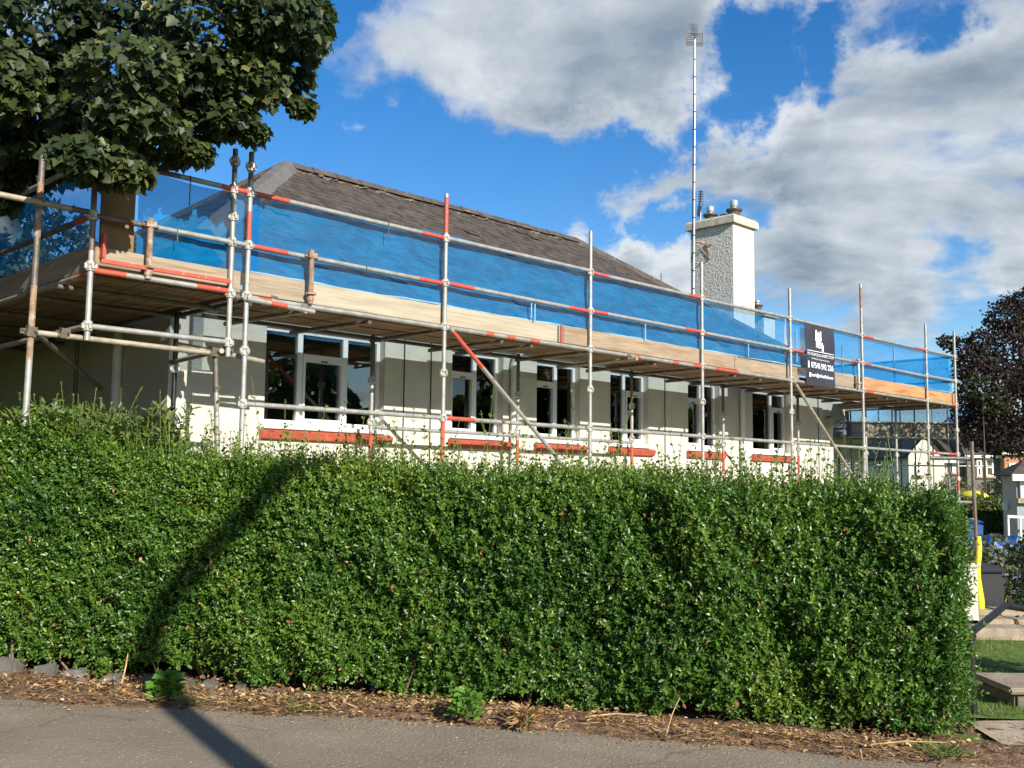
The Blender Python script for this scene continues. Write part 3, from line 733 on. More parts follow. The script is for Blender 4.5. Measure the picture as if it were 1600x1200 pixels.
CZs = [ZB - .49, ZB, ZB + .49, ZL + .01, ZM, ZG]
tops = [4.69, 4.80, 4.83, 4.82, 4.79, 5.22, 4.82, 4.83]
bnd = {0: [(3.84, 4.12, 1), (4.42, 4.7, 2)], 1: [(4.36, 4.76, 1), (1.5, 2.29, 1)], 2: [], 3: [], 4: [], 5: [(4.78, 5.15, 3)], 6: [], 7: [(1.6, 1.95, 1)]}
for i, t_ in enumerate(PT):
    standard(t_, 0, float(ground_z(H(t_, 0, 0)[0])) - .02, tops[i], bnd[i], CZs + ([ZG + .25] if i in (0,) else []))
for t_ in PT[1:6]:
    standard(t_, 1.27, 0, ZL + .05, [(1.2, 2.2, 1), (2.75, 3.4, 2)], [ZB - .49, ZB, ZB + .49])
standard(PT[7], 1.27, 0, 4.6, [], CZs); standard(PT[6], 1.27, 0, 3.4, [], CZs[:3])
# rails between the standards
redT = {0: [(.05, .42, 1), (2.08, 2.40, 1)], 1: [], 2: [(.05, .34, 1), (2.1, 2.4, 1)], 3: [], 4: [], 5: [(.05, .42, 1), (2.1, 2.6, 1)], 6: []}
redM = {0: [(.05, .42, 1), (2.05, 2.40, 1)], 1: [(.05, .42, 1), (2.02, 2.4, 1)], 2: [(.05, .33, 1), (2.0, 2.4, 1)], 3: [(.0, .1, 1)], 4: [(.05, .4, 1), (2.0, 2.4, 1)], 5: [(.05, .3, 1)], 6: []}
redL = {0: [(.12, .26, 1)], 1: [(.62, .74, 1), (.95, 1.09, 1), (1.33, 1.5, 1)], 2: [(.88, 1.0, 1), (1.72, 1.86, 1), (2.2, 2.4, 1)], 3: [(.3, .9, 1)], 4: [(1.0, 1.3, 1)], 5: [(.05, .4, 1)], 6: [(1.1, 1.37, 1)]}
for i in range(7):
    a, b_ = PT[i], PT[i + 1]
    sg = lambda: random.gauss(0, .006)
    rail('guard_rail', H(a, 0, ZG + sg()), H(b_, 0, ZG + sg()), redT[i])
    rail('mid_rail', H(a, 0, ZM + sg()), H(b_, 0, ZM + sg()), redM[i])
    rail('ledger', H(a, 0, ZL), H(b_, 0, ZL), redL[i])
    rail('ledger', H(a, 1.27, ZL), H(b_, 1.27, ZL), (), ['steel_dark', 'red', 'steel_dark', 'rust'])
    rail('low_rail', H(a, 0, ZB), H(b_, 0, ZB), [(.05, .45, 1)] if i in (1,) else ([(.1, .4, 1), (.9, 1.37, 1)] if i == 6 else ()))
    if i in (1, 2): rail('low_rail', H(a, 1.27, ZB - .06), H(b_, 1.27, ZB - .06))
# transoms: one at every pair of standards, loose ones between, some poking out past the ledger
for i in range(8):
    rail('transom', H(PT[i], .0, ZL - .03), H(PT[i], 1.31, ZL - .03), (), ['steel_dark', 'red', 'steel_dark', 'rust'])
for t_, o_ in ((.62, .05), (1.45, -.03), (3.35, -.03), (3.85, -.03), (5.62, .16), (6.25, -.03), (8.2, -.03), (8.9, -.03), (10.5, -.03), (11.3, -.03), (13.2, -.03), (14.0, -.03), (15.6, -.03)):
    rail('transom', H(t_, -o_, ZL - .055), H(t_ + random.uniform(-.12, .12), 1.33, ZL - .05), (), ['bare' if o_ > 0 else 'steel_dark', 'red', 'steel_dark', 'rust'])
    if o_ > 0: link('clamp', CLAMP, scaf, H(t_, .0, ZL - .03) - np.array(wloc(scaf)), (0, 0, R(45)))
for t_, w_ in ((5.3, 1.22), ):
    rail('transom', H(t_, 1.15, 3.17), H(t_ + .55, 1.62, 3.13), (), ['steel_dark', 'red', 'steel_dark', 'rust']); link('clamp', CLAMP, scaf, H(t_ + .2, 1.3, 3.16) - np.array(wloc(scaf)), (0, 0, .3))
# diagonal braces
rail('brace', H(2.47, -.055, ZL - .01), H(5.15, -.055, 1.2), [(.05, .62, 1)])
rail('brace', H(9.76, -.055, ZL - .03), H(12.4, -.055, 1.25), [(0, .05, 1)], ['bare', 'red', 'steel_dark', 'rust'])

# timber: deck boards and toe boards, each its own board
def board_mesh(L, wd, th, mat, name):
    mb = MB(); mb.box(-L / 2, L / 2, -wd / 2, wd / 2, -th / 2, th / 2); return mb.mesh(name, mat, bevel=.004)


DB = board_mesh(3.88, .222, .038, 'board', 'deck_board')


def place(me, name, p, rz, rx=0.0, parent=scaf):
    return link(name, me, parent, np.array(p) - np.array(wloc(parent)), (rx, 0, rz))


for row in range(5):
    off = -1.35 + (row % 2) * .0 + random.uniform(-.05, .05)
    for k in range(5):
        t_ = .35 + 1.95 + k * 3.16 + (0.02 if row % 2 else 0) + random.uniform(-.03, .03)
        place(DB, 'deck_board', H(min(t_, 14.35), .20 + row * .228, ZL + .045 + (.03 if k % 2 else 0) + random.uniform(-.003, .003)), R(45) + random.uniform(-.002, .002), random.uniform(-.012, .012))
RB = board_mesh(3.88, .222, .038, 'board', 'deck_board')
for row in range(6):
    for k in range(2):
        place(RB, 'deck_board', H(-1.27 + row * .229, .12 + 1.94 + k * 3.6, ZL + .03 + (.03 if k else 0) + random.uniform(-.003, .003)), R(135) + random.uniform(-.003, .003), random.uniform(-.01, .01))


def toe(t0, t1, mat, z0=3.35, hgt=.215, w=.055, tilt=0.0):
    me = board_mesh(t1 - t0, .038, hgt, mat, 'toe_board')
    return place(me, 'toe_board', H((t0 + t1) / 2, w, z0 + hgt / 2), R(45), tilt)


toe(-1.40, -.05, 'toe_grey', 3.35, .2, .05)
toe(-.02, .62, 'toe_grey', 3.345, .215, .03)
toe(.60, 4.36, 'toe_pale', 3.35, .215, .072)
mb = MB(); mb.hbox(4.365, 4.395, .03, .075, 3.345, 3.57); mb.build('board_end_band', 'red', scaf)
toe(4.40, 8.28, 'toe_brown', 3.35, .215, .055); toe(8.24, 10.1, 'toe_brown', 3.35, .215, .098)
toe(11.1, 12.0, 'toe_grey', 3.35, .22, .055); toe(12.03, 15.0, 'toe_orange', 3.35, .22, .055); toe(14.97, 16.45, 'toe_orange', 3.34, .22, .098)
for t_ in (.635, 4.33, 4.43, 8.21, 12.06, 14.94):
    mb = MB(); mb.hbox(t_ - .012, t_ + .012, .026, .034, 3.352, 3.563); mb.build('board_end_band', 'steel', scaf)
# toe board clips hung from the mid rail
for t_, dz, mt in ((-.98, 0, 'rust'), (.67, 0, 'rust'), (11.95, -.0, 'steel')):
    mb = MB(); mb.tube(H(t_, -.045, 3.33), H(t_, -.045, 3.86), .026, 10); mb.tube(H(t_, -.045, 3.42), H(t_, -.045, 3.44), .052, 10); mb.tube(H(t_, -.045, 3.40), H(t_, -.045, 3.36), .034, 8)
    mb.hbox(t_ - .045, t_ + .045, -.075, .03, 3.78, 3.83); mb.tube(H(t_ - .07, -.03, 3.80), H(t_ + .08, -.03, 3.80), .014, 6)
    auto_smooth(mb.build('toe_board_clip', mt, scaf))

# the return round the left end of the house
TO = -1.46
standard(TO, 0, 2.75, 4.75, [(3.5, 4.75, 2)], [2.87, ZL + .06, ZM, ZG]); standard(-.17, 0, 2.74, 4.68, [(4.45, 4.7, 2)], [2.87, ZL + .01, ZM, ZM + .24, ZG, 4.56])
for w_ in (2.438, 4.876): standard(TO, w_, 0, 4.6, [], CZs)
standard(-.09, 1.16, .1, ZL, [(2.1, 3.4, 2)], [2.2, 2.72], ['steel_dark', 'red', 'black_iron', 'rust']); standard(-.09, 3.55, .1, ZL, [], [2.3], ['steel_dark', 'red', 'steel_dark', 'rust'])
for z_, nm, bd in ((ZG, 'guard_rail', [(.0, .75, 2), (1.15, 1.29, 1)]), (ZM, 'mid_rail', [(.0, .48, 2)]), (ZL + .03, 'ledger', [(.02, .3, 1), (.95, 1.27, 1)]), (2.87, 'low_rail', [])):
    rail(nm, H(TO, 0, z_), H(-.17, 0, z_ - (.0 if nm != 'ledger' else .0)), bd)
rail('guard_rail', H(-.17, 0, ZG), H(0, 0, ZG), [(0, .17, 1)]); rail('mid_rail', H(-.17, 0, ZM), H(0, 0, ZM))
mb = MB(); mb.hbox(TO + .06, -.2, -.070, -.045, 3.40, 3.437); mb.build('red_plank', 'red', scaf, bevel=.004)
mb = MB(); mb.hbox(TO + .08, TO + .11, -.04, .03, 3.45, 3.66); mb.build('red_plank', 'red', scaf, bevel=.004)
for a, b_ in ((0, 2.438), (2.438, 4.876)):
    for z_, nm, bd in ((ZG, 'guard_rail', []), (ZM, 'mid_rail', [(.04, .32, 1)] if a == 0 else []), (ZL, 'ledger', [(.04, .2, 1)]), (2.87, 'low_rail', []), (ZB, 'low_rail', [])):
        if nm == 'low_rail' and z_ == ZB and a == 0: continue
        rail(nm, H(TO, a, z_), H(TO, b_, z_), bd, ['bare' if nm != 'mid_rail' else 'steel_dark', 'red', 'steel_dark', 'rust'])
for w_ in (.55, 1.25, 2.44, 3.4, 4.3, 5.3):
    rail('transom', H(TO - .05, w_, ZL - .045), H(.05, w_, ZL - .045), (), ['steel_dark', 'red', 'steel_dark', 'rust'])
rail('ledger', H(-.09, .0, ZL - .0), H(-.09, 5.5, ZL), (), ['steel_dark', 'red', 'steel_dark', 'rust'])
for w0, w1 in ((.02, 3.5), (3.52, 6.6)):
    me = board_mesh(w1 - w0, .038, .215, 'toe_brown', 'toe_board'); place(me, 'toe_board', H(TO + .06, (w0 + w1) / 2, 3.36 + .1075), R(135))
me = board_mesh(1.5, .30, .02, 'panel_tan', 'upright_board')
o = place(me, 'upright_board', H(-1.20, .12, 3.38 + .66), R(45)); o.rotation_euler = (R(90), R(90), R(45))
tag(o, 'tan board standing upright behind the toe board')
# tube and fitting supports below it
rail('support_tube', H(-1.96, .07, 2.78), H(-.30, .07, 2.765), [(.28, .36, 2)], ['bare', 'red', 'steel_dark', 'rust'])
mb = MB(); mb.tube(H(-1.93, -.0, .1), H(-1.875, .05, 4.22), TR * 1.05, 12, bands=[(2.15, 2.45, 0), (2.45, 3.05, 1), (3.05, 3.45, 2), (3.45, 3.9, 1), (3.9, 4.6, 2)])
p = auto_smooth(mb.build('standard', ['steel', 'rust', 'steel_dark'], scaf)); tag(p, 'leaning rusty standard at the far left')
rail('mid_rail', H(-3.6, 0, 3.83), H(TO, 0, 3.82), [(1.95, 2.1, 2)], ['bare', 'red', 'steel_dark', 'rust'])
rail('support_tube', H(-.25, .08, 2.76), H(-.10, .10, .6), [(0, .35, 2)], ['steel', 'red', 'steel_dark', 'rust'])
rail('support_tube', H(-.22, .02, 2.79), H(-.09, 1.25, 2.79), (), ['bare', 'red', 'steel_dark', 'rust'])
rail('support_tube', H(-.62, .10, 2.815), H(.28, .13, 2.745), [(0, .5, 3)], ['bare', 'red', 'steel_dark', 'rust'])
rail('support_tube', H(-1.75, .45, 2.86), H(-.2, 2.6, 2.6), (), ['steel_dark', 'red', 'steel_dark', 'rust'])
for tw in ((-1.9, .02, 2.78), (-1.9, .02, 3.83), (-1.62, .07, 2.80), (-.28, .06, 2.78), (-.15, .04, 2.79), (.3, .04, ZL + .02)):
    link('clamp', CLAMP, scaf, H(*tw) - np.array(wloc(scaf)), (.2, .1, R(45)))
rail('ledger', H(-.02, -.04, ZL - .02), H(.72, -.04, ZL - .05), [(.25, .43, 1)])

# ------------------------------------------------------------------ netting
def net_sheet(name, pf, n_u, n_v, label, hem=True):
    mb = MB(); k = 0
    for j in range(n_v + 1):
        for i in range(n_u + 1): mb.v.append(tuple(pf(i / n_u, j / n_v)))
    for j in range(n_v):
        for i in range(n_u): mb.f.append((j * (n_u + 1) + i, j * (n_u + 1) + i + 1, (j + 1) * (n_u + 1) + i + 1, (j + 1) * (n_u + 1) + i)); mb.m.append(0)
    root = empty(name, pf(0, 0), label, 'netting', 'debris netting sheets')
    mb.build('mesh_sheet', 'net', root, smooth=True)
    if hem:
        h = MB(); n = n_u
        for i in range(n):
            a, b_ = np.array(pf(i / n, 0)), np.array(pf((i + 1) / n, 0)); w_ = (0.012 + .006 * math.sin(i * .17) + .003 * math.sin(i * .53))
            o_ = -nv * .012
            h.face([a + o_, b_ + o_, b_ + o_ + np.array([0, 0, w_]), a + o_ + np.array([0, 0, w_])])
        h.build('hem', 'hem', root)
    return root


def crease(t, v): return .5 * (.012 * math.sin(t * 2.1 + v * 5) + .010 * math.sin(t * 5.3 - v * 7) + .006 * math.sin(t * 13 + v * 11) + .004 * math.sin(t * 29 - v * 17))


def main_net(u, v):
    t = .02 + u * 9.7; zt = ZG + .035 + .035 * math.exp(-((t - 2.35) / .5) ** 2) + .03 * math.exp(-((t - 4.8) / .35) ** 2) + .012 * math.sin(t * 2.6)
    return H(t, .045 + .02 + crease(t, v) + .03 * math.sin(v * math.pi), 3.562 + (zt - 3.562) * v)


def right_net(u, v):
    t = 9.74 + u * 6.45; zt = ZG + .02 + .010 * math.sin(t * 2.2)
    return H(t, .06 + crease(t, v), 3.565 + (zt - 3.565) * v)


def corner_net(u, v):
    t = TO + .42 + u * 1.20; zt = ZG + .0 + .02 * math.sin(t * 4)
    return H(t, .085 + crease(t * 1.5, v), 3.55 + (zt - 3.55) * v)


def end_net(u, v):
    w = .05 + u * 6.2; zt = ZG - .02 + .02 * math.sin(w * 3)
    return H(TO + .085 + crease(w * 1.3, v), w, 3.56 + (zt - 3.56) * v)


def far_net(u, v):
    w = .1 + u * 5.2; return H(16.15 + crease(w, v), w, 3.56 + (ZG + .02 - 3.56) * v)


mainn = net_sheet('debris_netting', main_net, 200, 14, 'long blue debris netting sheet in front of the slate roof')
net_sheet('debris_netting', right_net, 120, 12, 'blue debris netting behind the black banner, at the right end of the deck')
net_sheet('debris_netting', corner_net, 40, 12, 'short blue debris netting beside the tan upright board at the left corner', False)
net_sheet('debris_netting', end_net, 90, 12, 'blue debris netting along the return at the far left', False)
net_sheet('debris_netting', far_net, 60, 10, 'blue debris netting closing the far right end of the deck', False)
for t_, z0, z1 in ((3.82, 3.58, 3.80), (3.88, 3.56, 3.80), (6.02, 3.56, 3.78), (8.55, 3.58, 3.83), (9.98, 3.62, 4.15)):
    mb = MB(); mb.hbox(t_ - .010, t_ + .010, .012, .018, z0, z1); mb.build('strap', 'hem', mainn)
for i, px in enumerate((240, 585, 560, 1005)):
    pass
for t_, z0, z1 in ((-.62, 4.05, 4.32), (-.72, 3.70, 3.83), (1.62, 4.15, 4.325), (1.35, 3.78, 3.83)):
    mb = MB(); mb.tube(H(t_, -.028, z0), H(t_, -.030, z1), .005, 5); mb.build('cable_tie', 'dark_plastic', mainn)
# far side of the right end: rails and standards that show through the netting
for w_ in (2.44, 4.9): standard(16.22, w_, 0, 4.75, [], CZs); standard(14.95, w_, 0, 4.5, [], CZs)
for z_, nm in ((ZG, 'guard_rail'), (ZM, 'mid_rail'), (ZL, 'ledger')):
    rail(nm, H(16.22, 0, z_), H(16.22, 4.9, z_)); 
rail('ledger', H(14.95, 1.3, ZL), H(14.95, 4.9, ZL), (), ['steel_dark', 'red', 'steel_dark', 'rust'])
for row in range(5):
    for k in range(2): place(RB, 'deck_board', H(15.12 + row * .228, 1.55 + 1.94 + k * 3.7 - (.3 if k else 0), ZL + .04 + (.03 if k else 0)), R(135))

# ------------------------------------------------------------------ banner
ban = empty('banner', H(10.14, -.04, 3.28), 'black banner with white lettering hung over the guard rail', 'banner')
BT0, BT1, BZ0, BZ1 = 10.14, 11.10, 3.275, 4.265


def ban_w(t, z): return -.036 + .010 * math.sin((t - BT0) * 5 + z * 3) + .006 * math.sin(z * 9 + t * 4) - .02 * (4.27 - z)


mb = MB(); nu, nvv = 24, 24
for sgn in (0, 1):
    for j in range(nvv + 1):
        for i in range(nu + 1):
            t_ = BT0 + (BT1 - BT0) * i / nu; z_ = BZ0 + (BZ1 - BZ0) * j / nvv; mb.v.append(tuple(H(t_, ban_w(t_, z_) + .003 * sgn, z_)))
o1 = (nu + 1) * (nvv + 1)
for j in range(nvv):
    for i in range(nu):
        a = j * (nu + 1) + i; mb.f.append((a, a + 1, a + nu + 2, a + nu + 1)); mb.m.append(0); mb.f.append((o1 + a, o1 + a + nu + 1, o1 + a + nu + 2, o1 + a + 1)); mb.m.append(0)
mb.build('sheet', 'banner', ban, smooth=True)


def text_on(parent, s, size, tc_, zc, face, wfun, width=None, font_bold=False):
    cu = bpy.data.curves.new('lettering', 'FONT'); cu.body = s; cu.size = size; cu.align_x = 'CENTER'; cu.align_y = 'CENTER'
    if font_bold: cu.offset = size * .02
    tmp = bpy.data.objects.new('tmp', cu); C.objects.link(tmp)
    dg = bpy.context.evaluated_depsgraph_get(); me = bpy.data.meshes.new_from_object(tmp.evaluated_get(dg)); bpy.data.objects.remove(tmp)
    bm = bmesh.new(); bm.from_mesh(me)
    xs_ = [v.co.x for v in bm.verts]; ext = (max(xs_) - min(xs_)) if xs_ else 1; sx = (width / ext) if width else 1
    base = wloc(parent)
    for v in bm.verts:
        t_ = tc_ + v.co.x * sx; z_ = zc + v.co.y; v.co = Vector(face(t_, z_)) - base
    bm.to_mesh(me); bm.free(); me.materials.clear(); me.materials.append(M['lettering'])
    return link('lettering', me, parent)


bf = lambda t_, z_: H(t_, ban_w(t_, z_) - .006, z_)
BC = (BT0 + BT1) / 2
text_on(ban, 'MLF SCAFFOLD & INSPECTION', .07, BC, 3.785, bf, None, .88)
text_on(ban, 'Scaffolding & Inspection Services', .034, BC, 3.715, bf, None, .62)
text_on(ban, '07540 592 226', .13, BC + .05, 3.60, bf, None, .78, True)
text_on(ban, 'mark@mlfscaffold.com', .075, BC + .04, 3.44, bf, None, .74, True)


def strip(parent, polys, face, name, mat='lettering'):
    mb = MB()
    for p in polys: mb.face([face(*x) for x in p])
    return mb.build(name, mat, parent)


def rect(a, b_, c, d_): return [(a, c), (b_, c), (b_, d_), (a, d_)]


strip(ban, [rect(BC - .44, BC + .44, 3.832, 3.842)], bf, 'rule')
strip(ban, [rect(BC - .44, BC - .40, 3.55, 3.66), ], bf, 'phone_mark')
strip(ban, [rect(BC - .40, BC - .345, 3.405, 3.475)], bf, 'mail_mark')
emb = [rect(-.13, -.085, 4.02, 4.20), rect(-.085, -.055, 4.10, 4.155), rect(-.055, -.02, 4.095, 4.175), rect(-.02, .012, 4.09, 4.15), rect(.012, .05, 4.085, 4.19),
       rect(-.12, .06, 4.03, 4.085), rect(-.11, -.03, 3.915, 4.02), rect(-.03, .05, 3.985, 4.02), rect(.03, .10, 3.915, 4.0), rect(-.03, .03, 3.905, 3.925), rect(.075, .13, 3.86, 3.965), rect(-.02, .015, 3.945, 3.97)]
strip(ban, [[(BC + x, z) for x, z in p] for p in emb], bf, 'emblem')

# ------------------------------------------------------------------ house behind, with the two chimneys
CC = atY(1146, 450, 26.0); CC[2] = 0
rear = empty('rear_house', CC, 'low white house behind the bungalow, only its tall roughcast chimneys showing', 'house')
CL = lambda a, b_, z: CC + a * nv + b_ * dv + np.array([0, 0, z])      # a to the back-left, b to the back-right


def cbox(mb, a0, a1, b0, b1, z0, z1, mi=0):
    mb.hexa([CL(a0, b0, z0), CL(a0, b1, z0), CL(a1, b1, z0), CL(a1, b0, z0), CL(a0, b0, z1), CL(a0, b1, z1), CL(a1, b1, z1), CL(a1, b0, z1)], mi)


mb = MB(); cbox(mb, .0, 8, -.5, 1.2, 0, 3.4); cbox(mb, 1.6, 8, 1.2, 4.2, 0, 3.2); mb.build('wall', 'white_render', rear)
mb = MB()
for b0, b1, zz in ((-.7, 1.4, 4.3), (1.45, 4.4, 4.1)):
    a0, a1 = (-.2 if b0 < 0 else 1.4, 8.2); am = 4.6
    p = [CL(a0, b0, 3.35), CL(a0, b1, 3.35), CL(am, b1, zz), CL(am, b0, zz), CL(a1, b0, 3.35), CL(a1, b1, 3.35)]
    mb.face([p[0], p[1], p[2], p[3]]); mb.face([p[3], p[2], p[5], p[4]]); mb.face([p[1], p[5], p[2]]); mb.face([p[0], p[3], p[4]])
mb.build('roof', 'slate', rear)


def stack(a0, b0, la, lb, ztop, capt, over, pots, zb=3.0, warp=1.0):
    mb = MB(); cbox(mb, a0, a0 + la, b0, b0 + lb, zb, ztop - capt)
    # roughcast relief: many small dashes of render standing proud of the two faces in view
    o = mb.build('chimney', 'grey_render', rear)
    rc = MB(); n_ = int(la * (ztop - zb - 1.6) * 620)
    for k in range(n_):
        a = random.uniform(a0 + .02, a0 + la - .02); z = random.uniform(zb + 1.6, ztop - capt - .02); s_ = random.uniform(.008, .024); q = random.uniform(.008, .020)
        c0 = CL(a, b0 + .004, z); px = [c0 + nv * s_ * random.uniform(.6, 1.2), c0 + np.array([0, 0, s_ * random.uniform(.6, 1.3)]), c0 - nv * s_ * random.uniform(.6, 1.2), c0 - np.array([0, 0, s_ * random.uniform(.6, 1.3)])]
        tip = c0 - dv * q + np.array([0, 0, random.gauss(0, .006)])
        i = len(rc.v); rc.v += [tuple(x) for x in px] + [tuple(tip)]
        for j in range(4): rc.f.append((i + j, i + (j + 1) % 4, i + 4)); rc.m.append(0)
    tag(rc.build('roughcast', 'grey_render', o), kind='stuff')
    fm = MB(); cbox(fm, a0 - .006, a0 - .0005, b0 + .01, b0 + lb - .004, zb, ztop - capt - .004); fm.build('smooth_face', 'white_render', o)
    cp = MB(); bt, tp = ztop - capt, ztop
    cp.hexa([CL(a0 - over, b0 - over, bt), CL(a0 - over, b0 + lb + over, bt), CL(a0 + la + over, b0 + lb + over, bt), CL(a0 + la + over, b0 - over, bt),
             CL(a0 - over * .9, b0 - over * .9, bt + capt * .75), CL(a0 - over * .9, b0 + lb + over * .9, bt + capt * .75), CL(a0 + la + over * .9, b0 + lb + over * .9, bt + capt * .75), CL(a0 + la + over * .9, b0 - over * .9, bt + capt * .75)])
    e = over * .3
    cp.hexa([CL(a0 - over * .9, b0 - over * .9, bt + capt * .75), CL(a0 - over * .9, b0 + lb + over * .9, bt + capt * .75), CL(a0 + la + over * .9, b0 + lb + over * .9, bt + capt * .75), CL(a0 + la + over * .9, b0 - over * .9, bt + capt * .75),
             CL(a0 - e, b0 - e, tp), CL(a0 - e, b0 + lb + e, tp), CL(a0 + la + e, b0 + lb + e, tp), CL(a0 + la + e, b0 - e, tp)])
    cp.build('chimney_cap', 'concrete', o)
    for pa, pb, r, hp, hc in pots:
        c = CL(pa, pb, tp)
        pm = MB(); pm.lathe(c, [(r * .82, -.02), (r * .88, hp * .6), (r, hp * .78), (r * 1.22, hp * .82), (r * 1.22, hp), (r * .6, hp + .01)], 18); pt = auto_smooth(pm.build('chimney_pot', 'clay_dark', o))
        if hc:
            cm = MB(); cm.lathe(c, [(r * .5, hp), (r * .5, hp + .06), (r * .58, hp + .07), (r * .62, hp + .09), (r * .62, hp + hc - .03), (r * .5, hp + hc)], 16); auto_smooth(cm.build('cowl', 'cowl', pt))
    return o


zt = atY(1146, 334, 26.0)[2]
stack(0, 0, 1.30, .98, zt, .235, .10, [(.28, .5, .17, .26, .24), (.98, .45, .16, .24, .22), (.64, .62, .12, .2, 0)])
p2 = atY(1208, 490, 31.0); rel = p2 - CC; a2, b2 = rel @ nv, rel @ dv
stack(a2 - .05, b2 - .62, .62, .62, p2[2], .16, .09, [(a2 + .30, b2 - .4, .14, .24, .14), (a2 + .52, b2 - .1, .1, .2, 0)], 3.0)

# tall aerial mast on the chimney
mbase = CL(1.02, -.34, 3.6); mtop = atY(1086, 62, 26.0); mtop = mtop + (mbase - mtop) * 0
mast = empty('aerial_mast', mbase, 'tall thin metal aerial mast strapped to the chimney, with a small aerial on top', 'aerial')
mb = MB(); mid = mbase + (mtop - mbase) * .5; mb.tube(mbase, mid, .032, 10, r1=.03); mb.tube(mid, mtop, .026, 10, r1=.02); auto_smooth(mb.build('pole', 'alu', mast))
for k in range(14):
    c = mbase + (mtop - mbase) * (.32 + k * .048); mb = MB(); mb.tube(c, c + np.array([0, 0, .03]), .036 if k < 4 else .032, 8); mb.build('cable_clip', 'dark_plastic', mast)
mb = MB(); mb.tube(mbase + np.array([-.04, -.02, 1.6]), mtop + np.array([-.03, -.02, -.2]), .011, 6); mb.build('cable', 'dark_plastic', mast)
bz = atY(1100, 373, 26)[2]
mb = MB(); c0 = mbase + (mtop - mbase) * ((bz - mbase[2]) / (mtop[2] - mbase[2]))
wallp = CL(.62, -.0, bz - .04); mb.tube(c0, CL(.80, -.01, bz - .02), .018, 6); mb.tube(c0 + np.array([0, 0, .0]), wallp, .02, 6); mb.tube(CL(.78, -.03, bz), CL(.70, -.0, bz - .42), .022, 6); mb.tube(CL(.68, -.02, bz - .42), c0, .014, 6)
mb.build('wall_bracket', pmat and 'rust', mast)
mb = MB(); mb.tube(CL(1.28, -.02, bz - .32), c0 + np.array([0, 0, -.3]), .012, 6); mb.tube(CL(1.28, -.02, bz - .40), c0 + np.array([0, 0, -.36]), .012, 6); mb.build('lashing', 'steel_dark', mast)
# yagi pointing away: boom seen foreshortened, reflector grids at its root
u = np.array([1, .1, 0]); u /= np.linalg.norm(u); fz = np.array([-.06, .25, .95]); fz /= np.linalg.norm(fz)
mb = MB(); mb.tube(mtop, mtop + fz * .52, .016, 6); mb.build('boom', 'steel_dark', mast)
for k in range(7):
    c = mtop + fz * (.16 + .055 * k); mb = MB(); mb.tube(c - u * .10, c + u * .10, .009, 5); mb.build('element', 'steel_dark', mast)
for zz, h_ in ((.02, .16), (-.14, .1)):
    mb = MB()
    for q in range(4):
        c = mtop + np.array([0, 0, zz + h_ * q / 3 - .02]); mb.tube(c - u * .23, c + u * .21, .010, 5)
    for sx in (-.23, .21): mb.tube(mtop + u * sx + np.array([0, 0, zz - .03]), mtop + u * sx + np.array([0, 0, zz + h_ + .02]), .012, 5)
    mb.build('reflector_grid', 'steel_dark', mast)
ya = CL(1.16, .25, zt)
sm = empty('small_aerial', ya, 'small dark aerial on a short pole beside the chimney pots', 'aerial')
mb = MB(); mb.tube(ya, ya + np.array([0, 0, .55]), .02, 8); mb.build('pole', 'alu', sm)
mb = MB(); mb.tube(ya + np.array([-.05, -.05, .16]), ya + np.array([0.0, -.1, .86]), .022, 6); mb.tube(ya + np.array([-.06, -.05, .2]), ya + np.array([-.02, -.08, .46]), .045, 6); mb.build('boom', 'dark_plastic', sm)
for k in range(6):
    c = ya + np.array([0, -.09, .50 + .066 * k]); mb = MB(); mb.tube(c - u * .07, c + u * .07, .012, 5); mb.build('element', 'dark_plastic', sm)
ta = atY(1033, 437, 30); th = empty('thin_aerial', ta + np.array([0, 0, -2.6]), 'thin whip aerial rising behind the slate roof', 'aerial')
mb = MB(); mb.tube(ta + np.array([0, 0, -2.6]), ta + np.array([0, 0, .2]), .014, 6); mb.build('pole', 'steel_dark', th)

# ------------------------------------------------------------------ street lamp behind the viewer (casts the slanting shadow)
lp = np.array([2.76, -1.0, float(ground_z(2.76))])
lamp = empty('street_lamp', lp, 'grey street lamp whose shadow falls across pavement and hedge', 'street lamp')
mb = MB(); mb.tube(lp, lp + np.array([.08, 0, .9]), .14, 14); mb.tube(lp + np.array([.08, 0, .9]), (3.26, -1, 5.65), .115, 14, r1=.10); auto_smooth(mb.build('post', 'steel', lamp))
mb = MB(); mb.path([(3.255, -1, 5.55), (3.33, -.99, 5.85), (3.62, -.95, 6.2), (3.95, -.9, 6.58), (4.1, -.88, 6.76)], [.10, .10, .095, .09, .085], 12); auto_smooth(mb.build('arm', 'steel', lamp))
mb = MB(); mb.hexa([(4.02, -.99, 6.72), (4.6, -.98, 6.95), (4.6, -.78, 6.95), (4.02, -.79, 6.72), (4.0, -.96, 6.86), (4.56, -.95, 7.07), (4.56, -.8, 7.07), (4.0, -.82, 6.86)]); mb.build('lantern', 'greypaint', lamp, bevel=.02)

# ------------------------------------------------------------------ the hedge
hedge = empty('hedge', (0, hedge_y(0) + .5, ground_z(0)), 'long clipped privet hedge along the pavement in front of the scaffold', 'hedge')
HL = np.linalg.norm(HB - HA); SX0 = -3.0        # runs out of frame on the left


def hedge_top(s):
    """height of the clipped top (world z) along the hedge"""
    return np.interp(s, [-3, -.2, .5, 1.1, 2, 3.5, 5.5, 6.5, HL - .25, HL], [2.12, 2.10, 1.95, 1.77, 1.72, 1.66, 1.585, 1.54, 1.47, 1.34])


def hedge_foot(s, x):
    return ground_z(x) + np.interp(s, [-3, 0, 1.2, 2.5, 3.6, 4.6, HL], [.06, .06, .10, .07, .04, .03, .04])


